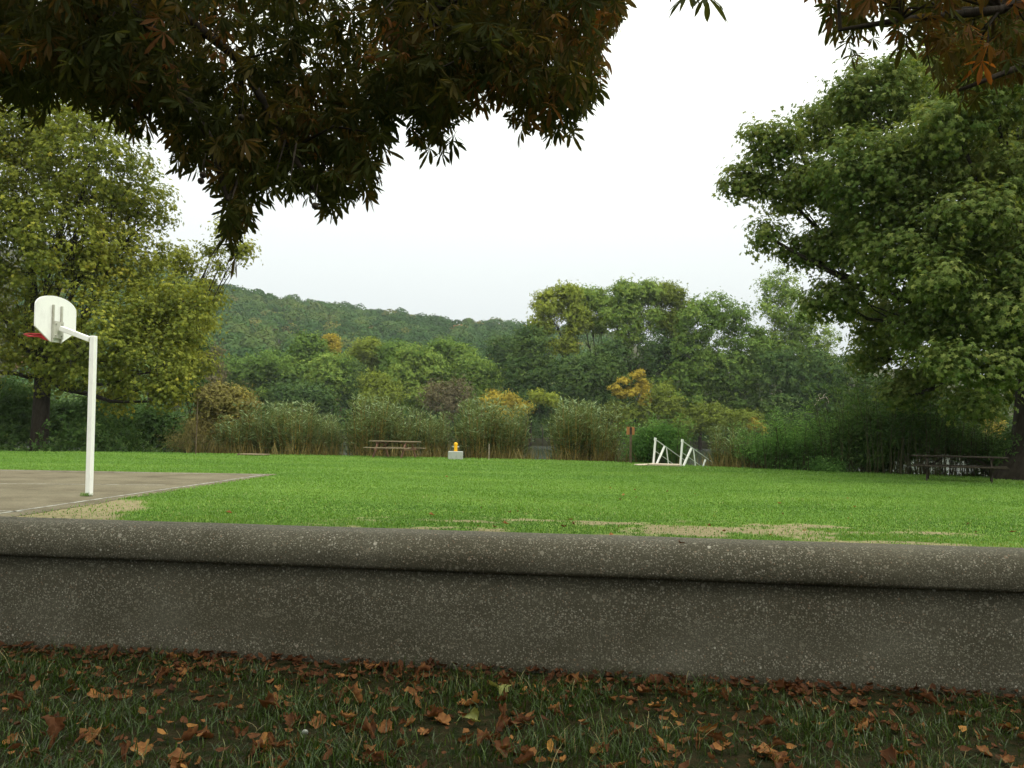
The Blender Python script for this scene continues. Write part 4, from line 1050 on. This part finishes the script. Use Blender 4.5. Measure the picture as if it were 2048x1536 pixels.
ac = Acc()
for k in range(6): ac.box((-.5 + k * .2, 0, .055), (.19, .8, .04), None, .004)
ac.build('deck', MAT['wood_lt'], pf)
ac = Acc(); ac.box((0, -.3, .012), (1.2, .08, .045), None, .004); ac.box((0, .3, .012), (1.2, .08, .045), None, .004); ac.build('joist', MAT['wood'], pf)

# ------------------------------------------------------------------ gangway
g0 = ground(1335, 932.5); Yg = g0.y
gw = empty('gangway', (g0.x, g0.y, 0), 'wooden gangway with two white tube railings leading down to the river', 'gangway')
def loc(px, py, Y): return at(px, py, Y) - g0
def frame_rail(dx, dy, Ya, Yb_, end):
    """one sloping railing; pixels of the left one shifted by dx, dy"""
    r = empty_part('railing', gw)
    P = lambda x, y, t: loc(x + dx, y + dy, Ya + (Yb_ - Ya) * t)
    def part(nm, a, b_, rad, m='white'):
        ac = Acc(); ac.tube([a, b_], rad, 8); return ac.build(nm, MAT[m], r)
    top0, top1 = P(1311, 879, 0), P(1370, 921, 1)
    part('post', P(1306.5, 930, 0), P(1311, 878, 0), .042)
    part('post', P(1313, 929, .1), P(1329, 893, .3), .046)
    part('post', P(1333, 896, .4), P(1337, 930, .45), .022)
    part('rail', top0, top1, .022, 'galv')
    part('rail', P(1309, 901, 0), P(1356, 935, .8), .016, 'galv')
    if end: part('post', P(1350.5, 935, .8), P(1357, 916, .85), .036)
    part('collar', P(1310.2, 881, 0), P(1311.1, 875.5, 0), .055)
def empty_part(name, parent):
    o = bpy.data.objects.new(name, None); COL.objects.link(o); o.parent = parent; o.empty_display_size = .1; return o
frame_rail(0, 0, Yg + .7, Yg + 2.1, False)
frame_rail(54, 3, Yg - .15, Yg + 1.25, True)
ac = Acc()
a0 = loc(1278, 931, Yg + .4); a1 = loc(1362, 934, Yg + .0)
a0.z = a1.z = .05
ac.bar(a0 + Vector((.4, 0, 0)), a1, .9, .07, .01); 
for k in range(5):
    t = k / 5; q0 = a1.lerp(loc(1425, 950, Yg + 1.6), t)
dk = ac.build('deck', MAT['planks'], gw)
ac = Acc(); ac.bar(a0 + Vector((-.12, -.05, -.035)), a0 + Vector((.42, 0, 0.0)), .8, .035, .004); ac.build('ramp_lip', MAT['planks'], gw)
ac = Acc()
ra, rb = Vector((.1, .55, .03)), Vector((2.6, 2.2, -1.15))
dd = (rb - ra).normalized(); sd_ = Vector((-dd.y, dd.x, 0)).normalized()
for k in range(14):
    c = ra.lerp(rb, (k + .5) / 14); ac.bar(c - sd_ * .45, c + sd_ * .45, .17, .035, .003, up=dd.cross(sd_))
ac.build('treads', MAT['planks'], gw)
# dead pale branch in the dark trees on the right
p = at(1640, 800, 133); db = Acc()
for pts in ([(-2, 0, -2), (0, 0, .5), (2.2, 0, 1.2)], [(0, 0, .5), (-.6, .2, 1.8), (.4, .1, 2.6)], [(1, 0, .8), (1.6, .2, 2.0), (2.4, 0, 2.6)], [(-1, 0, -.8), (-1.4, 0, .4), (-2.0, 0, .9)], [(2.2, 0, 1.2), (3.0, 0, .2), (3.2, 0, -1.2)]): db.tube(pts, [.09, .07, .04], 5)
o = db.build('dead_branch', MAT['planks']); o.location = p; o.scale = (.45,) * 3; tag(o, 'pale bare dead branch caught in the dark trees across the river, right of the gangway', 'branch')

# ------------------------------------------------------------------ horse chestnuts overhead
def t_chestnut(seed, nl=7, steps=7, droop=1.0):
    rs = random.Random(seed); V = []; Fc = []
    for k in range(nl):
        az = (k - (nl - 1) / 2) / nl * 2 * math.pi * .86 + rs.uniform(-.12, .12)
        L = (1.0 - .38 * abs(k - (nl - 1) / 2) / ((nl - 1) / 2)) * rs.uniform(.85, 1.1); Wm = L * rs.uniform(.08, .115)
        el0 = rs.uniform(-.35, -.75) * droop; el1 = el0 - rs.uniform(.2, .65) * droop; roll = rs.uniform(-.9, .9)
        b0 = len(V); x = 0.0; z = 0.0
        for i in range(steps + 1):
            t = i / steps; el = el0 + (el1 - el0) * t
            if i: x += math.cos(el) * L / steps; z += math.sin(el) * L / steps
            wdt = Wm * (math.sin(math.pi * min(1, t ** 1.55)) ** .8 if 0 < t < 1 else 0) * rs.uniform(.82, 1.14) + .006
            if t > .8: wdt *= rs.uniform(.6, 1.1)
            for s in (-1, 0, 1):
                yy = s * wdt; zz = z + (abs(s) * wdt * .35) + s * wdt * math.sin(roll) * .6; yy *= math.cos(roll * .6)
                V.append((x * math.sin(az) + yy * math.cos(az), x * math.cos(az) - yy * math.sin(az), zz))
        for i in range(steps):
            for c in (0, 1):
                a = b0 + i * 3 + c; Fc.append([a, a + 1, a + 4, a + 3])
    # petiole
    b0 = len(V); 
    for x, y, z in ((-.012, 0, 0), (.012, 0, 0), (.03, -.3, .45), (.006, -.3, .45)): V.append((x, y, z))
    Fc.append([b0, b0 + 1, b0 + 2, b0 + 3])
    return np.array(V), Fc
def t_fan(seed, nl=7, steps=7):
    """a leaf hanging with its leaflets spread like a hand below the stalk"""
    rs = random.Random(seed); V = []; Fc = []
    for k in range(nl):
        f = (k - (nl - 1) / 2) / ((nl - 1) / 2)
        a = f * 1.45 + rs.uniform(-.13, .13); L = (1.0 - .35 * abs(f) ** 1.5) * rs.uniform(.85, 1.1); Wm = L * rs.uniform(.07, .11)
        bend = rs.uniform(-.35, .35); tw = rs.uniform(-1.1, 1.1); b0 = len(V); x = z = y = 0.0
        for i in range(steps + 1):
            t = i / steps; aa = a * (1 - .25 * t)
            if i: x += math.sin(aa) * L / steps; z -= math.cos(aa) * L / steps; y += bend * t * L / steps
            wdt = Wm * (math.sin(math.pi * min(1, t ** 1.7)) ** .75 if 0 < t < 1 else 0) * rs.uniform(.8, 1.15) + .006
            if t > .8: wdt *= rs.uniform(.6, 1.2)
            for s_ in (-1, 0, 1):
                w_ = s_ * wdt; V.append((x + w_ * math.cos(aa) * math.cos(tw), y + w_ * math.sin(tw) + abs(s_) * wdt * .3, z + w_ * math.sin(aa) * math.cos(tw)))
        for i in range(steps):
            for c in (0, 1):
                q = b0 + i * 3 + c; Fc.append([q, q + 1, q + 4, q + 3])
    b0 = len(V)
    for x, y, z in ((-.012, 0, 0), (.012, 0, 0), (.05, .25, .5), (.03, .25, .5)): V.append((x, y, z))
    Fc.append([b0, b0 + 1, b0 + 2, b0 + 3])
    return np.array(V), Fc
TC = [t_chestnut(s, 7 if s % 3 else 5, 7) for s in range(3)] + [t_fan(s, 7 if s % 2 else 5) for s in range(5)]
TCs = [t_chestnut(20 + s, 6, 2) for s in range(3)]
B1 = [(-400, 250), (-100, 235), (0, 230), (50, 258), (120, 235), (180, 262), (235, 290), (300, 255), (345, 330), (385, 375), (440, 395), (462, 545), (500, 455), (560, 425), (640, 440), (700, 445), (745, 395), (780, 340), (795, 250), (850, 310), (905, 315), (925, 235), (985, 235), (1030, 270), (1100, 285), (1165, 285), (1205, 235), (1195, 150), (1230, 105), (1250, 30), (1255, -60), (1300, -160), (1335, -180), (1480, -190), (1600, -120), (1625, 10), (1650, 90), (1700, 130), (1770, 90), (1830, 140), (1880, 205), (1960, 210), (2010, 220), (2100, 210), (2500, 240)]
B1 = np.array(B1, float)
def bnd(px): return np.interp(px, B1[:, 0], B1[:, 1])
def chest_scatter(ac, P, size, tint, templs, tilt=.45):
    nrm = np.array([0, 0, 1.0]) + rng.normal(size=P.shape) * tilt
    Bs = basis(nrm); which = rng.integers(0, len(templs), len(P))
    for k, T in enumerate(templs):
        m = which == k; ac.scatter(T, P[m], Bs[m], size[m], np.clip(tint[m], 0, 1))
def canopy(name, label, pxr, base, mat, n_vis, n_fill, xr, yr, tmean, dz0, limbs):
    root = empty(name, base, label, 'tree')
    off = np.array(base)
    ac = Acc()
    px = rng.uniform(pxr[0], pxr[1], n_vis * 3)
    px = px + 0
    bd = bnd(px)
    ins = 4 + 62 * (.5 + .5 * np.sin(px / 21 + 2 * np.sin(px / 57))) ** 1.3
    py = bd - ins * rng.uniform(.5, 1.1, len(px)) - rng.gamma(1.4, 110, len(px))
    py = np.where(rng.random(len(px)) < .5, bd - 60 - rng.random(len(px)) * (bd + 260), py)
    # thin out in clumps so that light comes through in places
    cl = np.sin(px / 37 + np.sin(py / 50) * 2) * np.sin(py / 41 + px / 90)
    keep = (py > -260) & (rng.random(len(px)) < np.clip((bd - py) / 170, .2, 1)) & (rng.random(len(px)) < np.clip(1.0 + .25 * cl + np.clip((bd - py - 140) / 200, 0, .5), .1, 1))
    px, py = px[keep][:n_vis], py[keep][:n_vis]
    Y = rng.uniform(4.4, 8.2, len(px)) - .25 * np.sin(px / 130)
    edge = (bd[keep][:n_vis] - py) < 110
    Y = np.where(edge, rng.uniform(4.5, 6.2, len(px)), Y)
    D = np.array([tuple(at(a, b_, c)) for a, b_, c in zip(px, py, Y)])
    siz = rng.uniform(.085, .165, len(px))
    clt = tmean + .12 * np.clip((px - 550) / 500, 0, 1) * (px < 1300) + .16 * np.sin(px / 60 + 1) * np.sin(py / 45) + rng.normal(size=len(px)) * .17
    chest_scatter(ac, D - off, siz, clt, TC)
    # the rest of the crown, above and behind the camera
    x = rng.uniform(*xr, n_fill); y = rng.uniform(*yr, n_fill); z = dz0 + rng.random(n_fill) ** 1.3 * 3.6
    P = np.stack([x, y, z], 1); u, v, dpt = project(P)
    inside = (dpt > .3) & (u > -260) & (u < 2300) & (v > -230)
    P = P[~inside]
    rr = ((P[:, 0] - base[0]) / (xr[1] - xr[0])) ** 2 * 4 + ((P[:, 1] - (yr[0] + yr[1]) / 2) / (yr[1] - yr[0])) ** 2 * 4
    P = P[rr < 1.5]
    chest_scatter(ac, P - off, rng.uniform(.16, .26, len(P)), tmean + rng.normal(size=len(P)) * .15, TCs)
    ac.build('crown', MAT[mat], root)
    tk = Acc(); tk.tube([(0, 0, -.2), (0, 0, .2), (0, 0, 1.4), (.05, .05, 3.0)], [.42, .34, .28, .25], 12)
    for pts in limbs:
        pts = [Vector(p) - Vector(base) for p in pts]; tk.tube(pts, list(np.linspace(.06, .010, len(pts))), 7)
        # twigs down to leaves near this limb
        a = np.array([tuple(p) for p in pts]) + off
    idx = rng.choice(len(D), min(170, len(D)), replace=False)
    allp = np.array([tuple(Vector(p)) for pts in limbs for p in pts])
    for i in idx:
        e = D[i]; j = np.argmin(np.linalg.norm(allp - e - np.array([0, 0, .3]), axis=1)); s = allp[j]
        m = (s + e) / 2 + np.array([0, 0, .12]) + rng.normal(size=3) * .05
        tk.tube([Vector(s - off), Vector(m - off), Vector(e - off)], [.012, .008, .003], 4, cap=False)
    tk.build('trunk', MAT['bark'], root, smooth=True)
    return root, D, ac
A4 = lambda x, y, Y: tuple(at(x, y, Y))
limbs1 = [[(-4.5, -2.5, 3), (-4, 1, 4.2), A4(-100, 40, 5.2), A4(150, 120, 5.0), A4(300, 240, 4.8)],
          [(-4.5, -2.5, 3), (-3, 1.5, 4.6), A4(250, -60, 5.5), A4(480, 120, 5.2), A4(580, 300, 4.9), A4(640, 400, 4.7)],
          [(-4.5, -2.5, 3), (-2, 1.5, 4.8), A4(550, -120, 5.3), A4(850, 30, 5.2), A4(1020, 130, 4.9), A4(1120, 210, 4.7)],
          [(-3, 1.5, 4.6), A4(300, 60, 5), A4(420, 280, 4.8), A4(455, 400, 4.6)]]
ch1, D1, _ = canopy('horse_chestnut_tree', 'dark horse chestnut crown hanging over the view from the top left', (-250, 1290), (-4.5, -2.5, 0), 'chest', 13000, 12000, (-9, 2.5), (-8, 5), .34, 3.0, limbs1)
limbs2 = [[(5.2, -1.5, 3), (5, 1.5, 3.9), A4(2300, -80, 5.2), A4(2000, 20, 4.9), A4(1800, 40, 4.7), A4(1680, 60, 4.5)],
          [(5.2, -1.5, 3), (5, 2, 3.5), A4(2250, 60, 5.0), A4(2050, 130, 4.7), A4(1920, 180, 4.5)]]
ch2, D2, _ = canopy('horse_chestnut_tree', 'rust-tinged horse chestnut branches hanging in from the top right corner', (1600, 2350), (5.2, -1.5, 0), 'chest_o', 2700, 7000, (1.5, 9.5), (-8, 5), .44, 3.0, limbs2)
# the few single leaves of the gap between the two crowns
ac = Acc(); P = np.array([A4(1412, -8, 4.2), A4(1378, -14, 4.3), A4(1330, -60, 4.4), A4(1480, -70, 4.3), A4(1440, -90, 4.2)])
Bm = np.stack([np.eye(3)] * 5)
ac.scatter(t_chestnut(3, 7, 8, 1.05), P - np.array(ch2.location), basis(np.array([[.1, -.2, 1], [-.1, -.3, 1], [0, 0, 1], [0, 0, 1], [0, 0, 1.]])), np.array([.2, .17, .17, .17, .16]), np.full(5, .25))
for q in P: ac.tube([Vector(q) - ch2.location, Vector(q) - ch2.location + Vector((.05, 0, .35))], [.003, .004], 4)
ac.build('hanging_leaves', MAT['chest'], ch2)
# conkers
for (x, y) in ((406, 350), (402, 362), (630, 412), (482, 235)):
    p = Vector(A4(x, y, 4.2)) - ch1.location; ac = Acc()
    ac.tube([p + Vector((0, 0, .018)), p + Vector((0, 0, .012)), p, p + Vector((0, 0, -.012)), p + Vector((0, 0, -.018))], [.004, .015, .019, .015, .004], 9)
    ac.tube([p + Vector((0, 0, .018)), p + Vector((.01, 0, .12))], [.002, .002], 4)
    ac.build('conker', MAT['bark'], ch1, smooth=True)

# unseen hedge added behind the photographer: blocks low light to darken the wall
def light_block_hedge():
    root = empty('hedge', (0, -9, 0), 'added unseen hedge blocking low light behind the viewpoint', 'hedge'); ac = Acc(); n = 16000
    P = np.stack([rng.uniform(-14, 14, n), rng.uniform(-1, 1, n), rng.uniform(0, 3.4, n)], 1)
    leaves(ac, T_CL, P, rng.normal(size=P.shape), .3, rng.random(n) * .6, .4); ac.build('foliage', MAT['bush_dk'], root)
light_block_hedge()

# ------------------------------------------------------------------ haze
HAZE = 0.00014
if HAZE:
    ac = Acc(); ac.box((0, 300, 85), (3200, 1100, 180))
    m = bpy.data.materials.new('air'); m.use_nodes = True; n = m.node_tree
    n.nodes.remove(n.nodes["Principled BSDF"]); v = n.nodes.new("ShaderNodeVolumePrincipled")
    v.inputs["Color"].default_value = (.86, .93, 1, 1); v.inputs["Density"].default_value = HAZE
    n.links.new(v.outputs[0], n.nodes["Material Output"].inputs["Volume"])
    o = ac.build('haze', m); tag(o, kind='stuff')
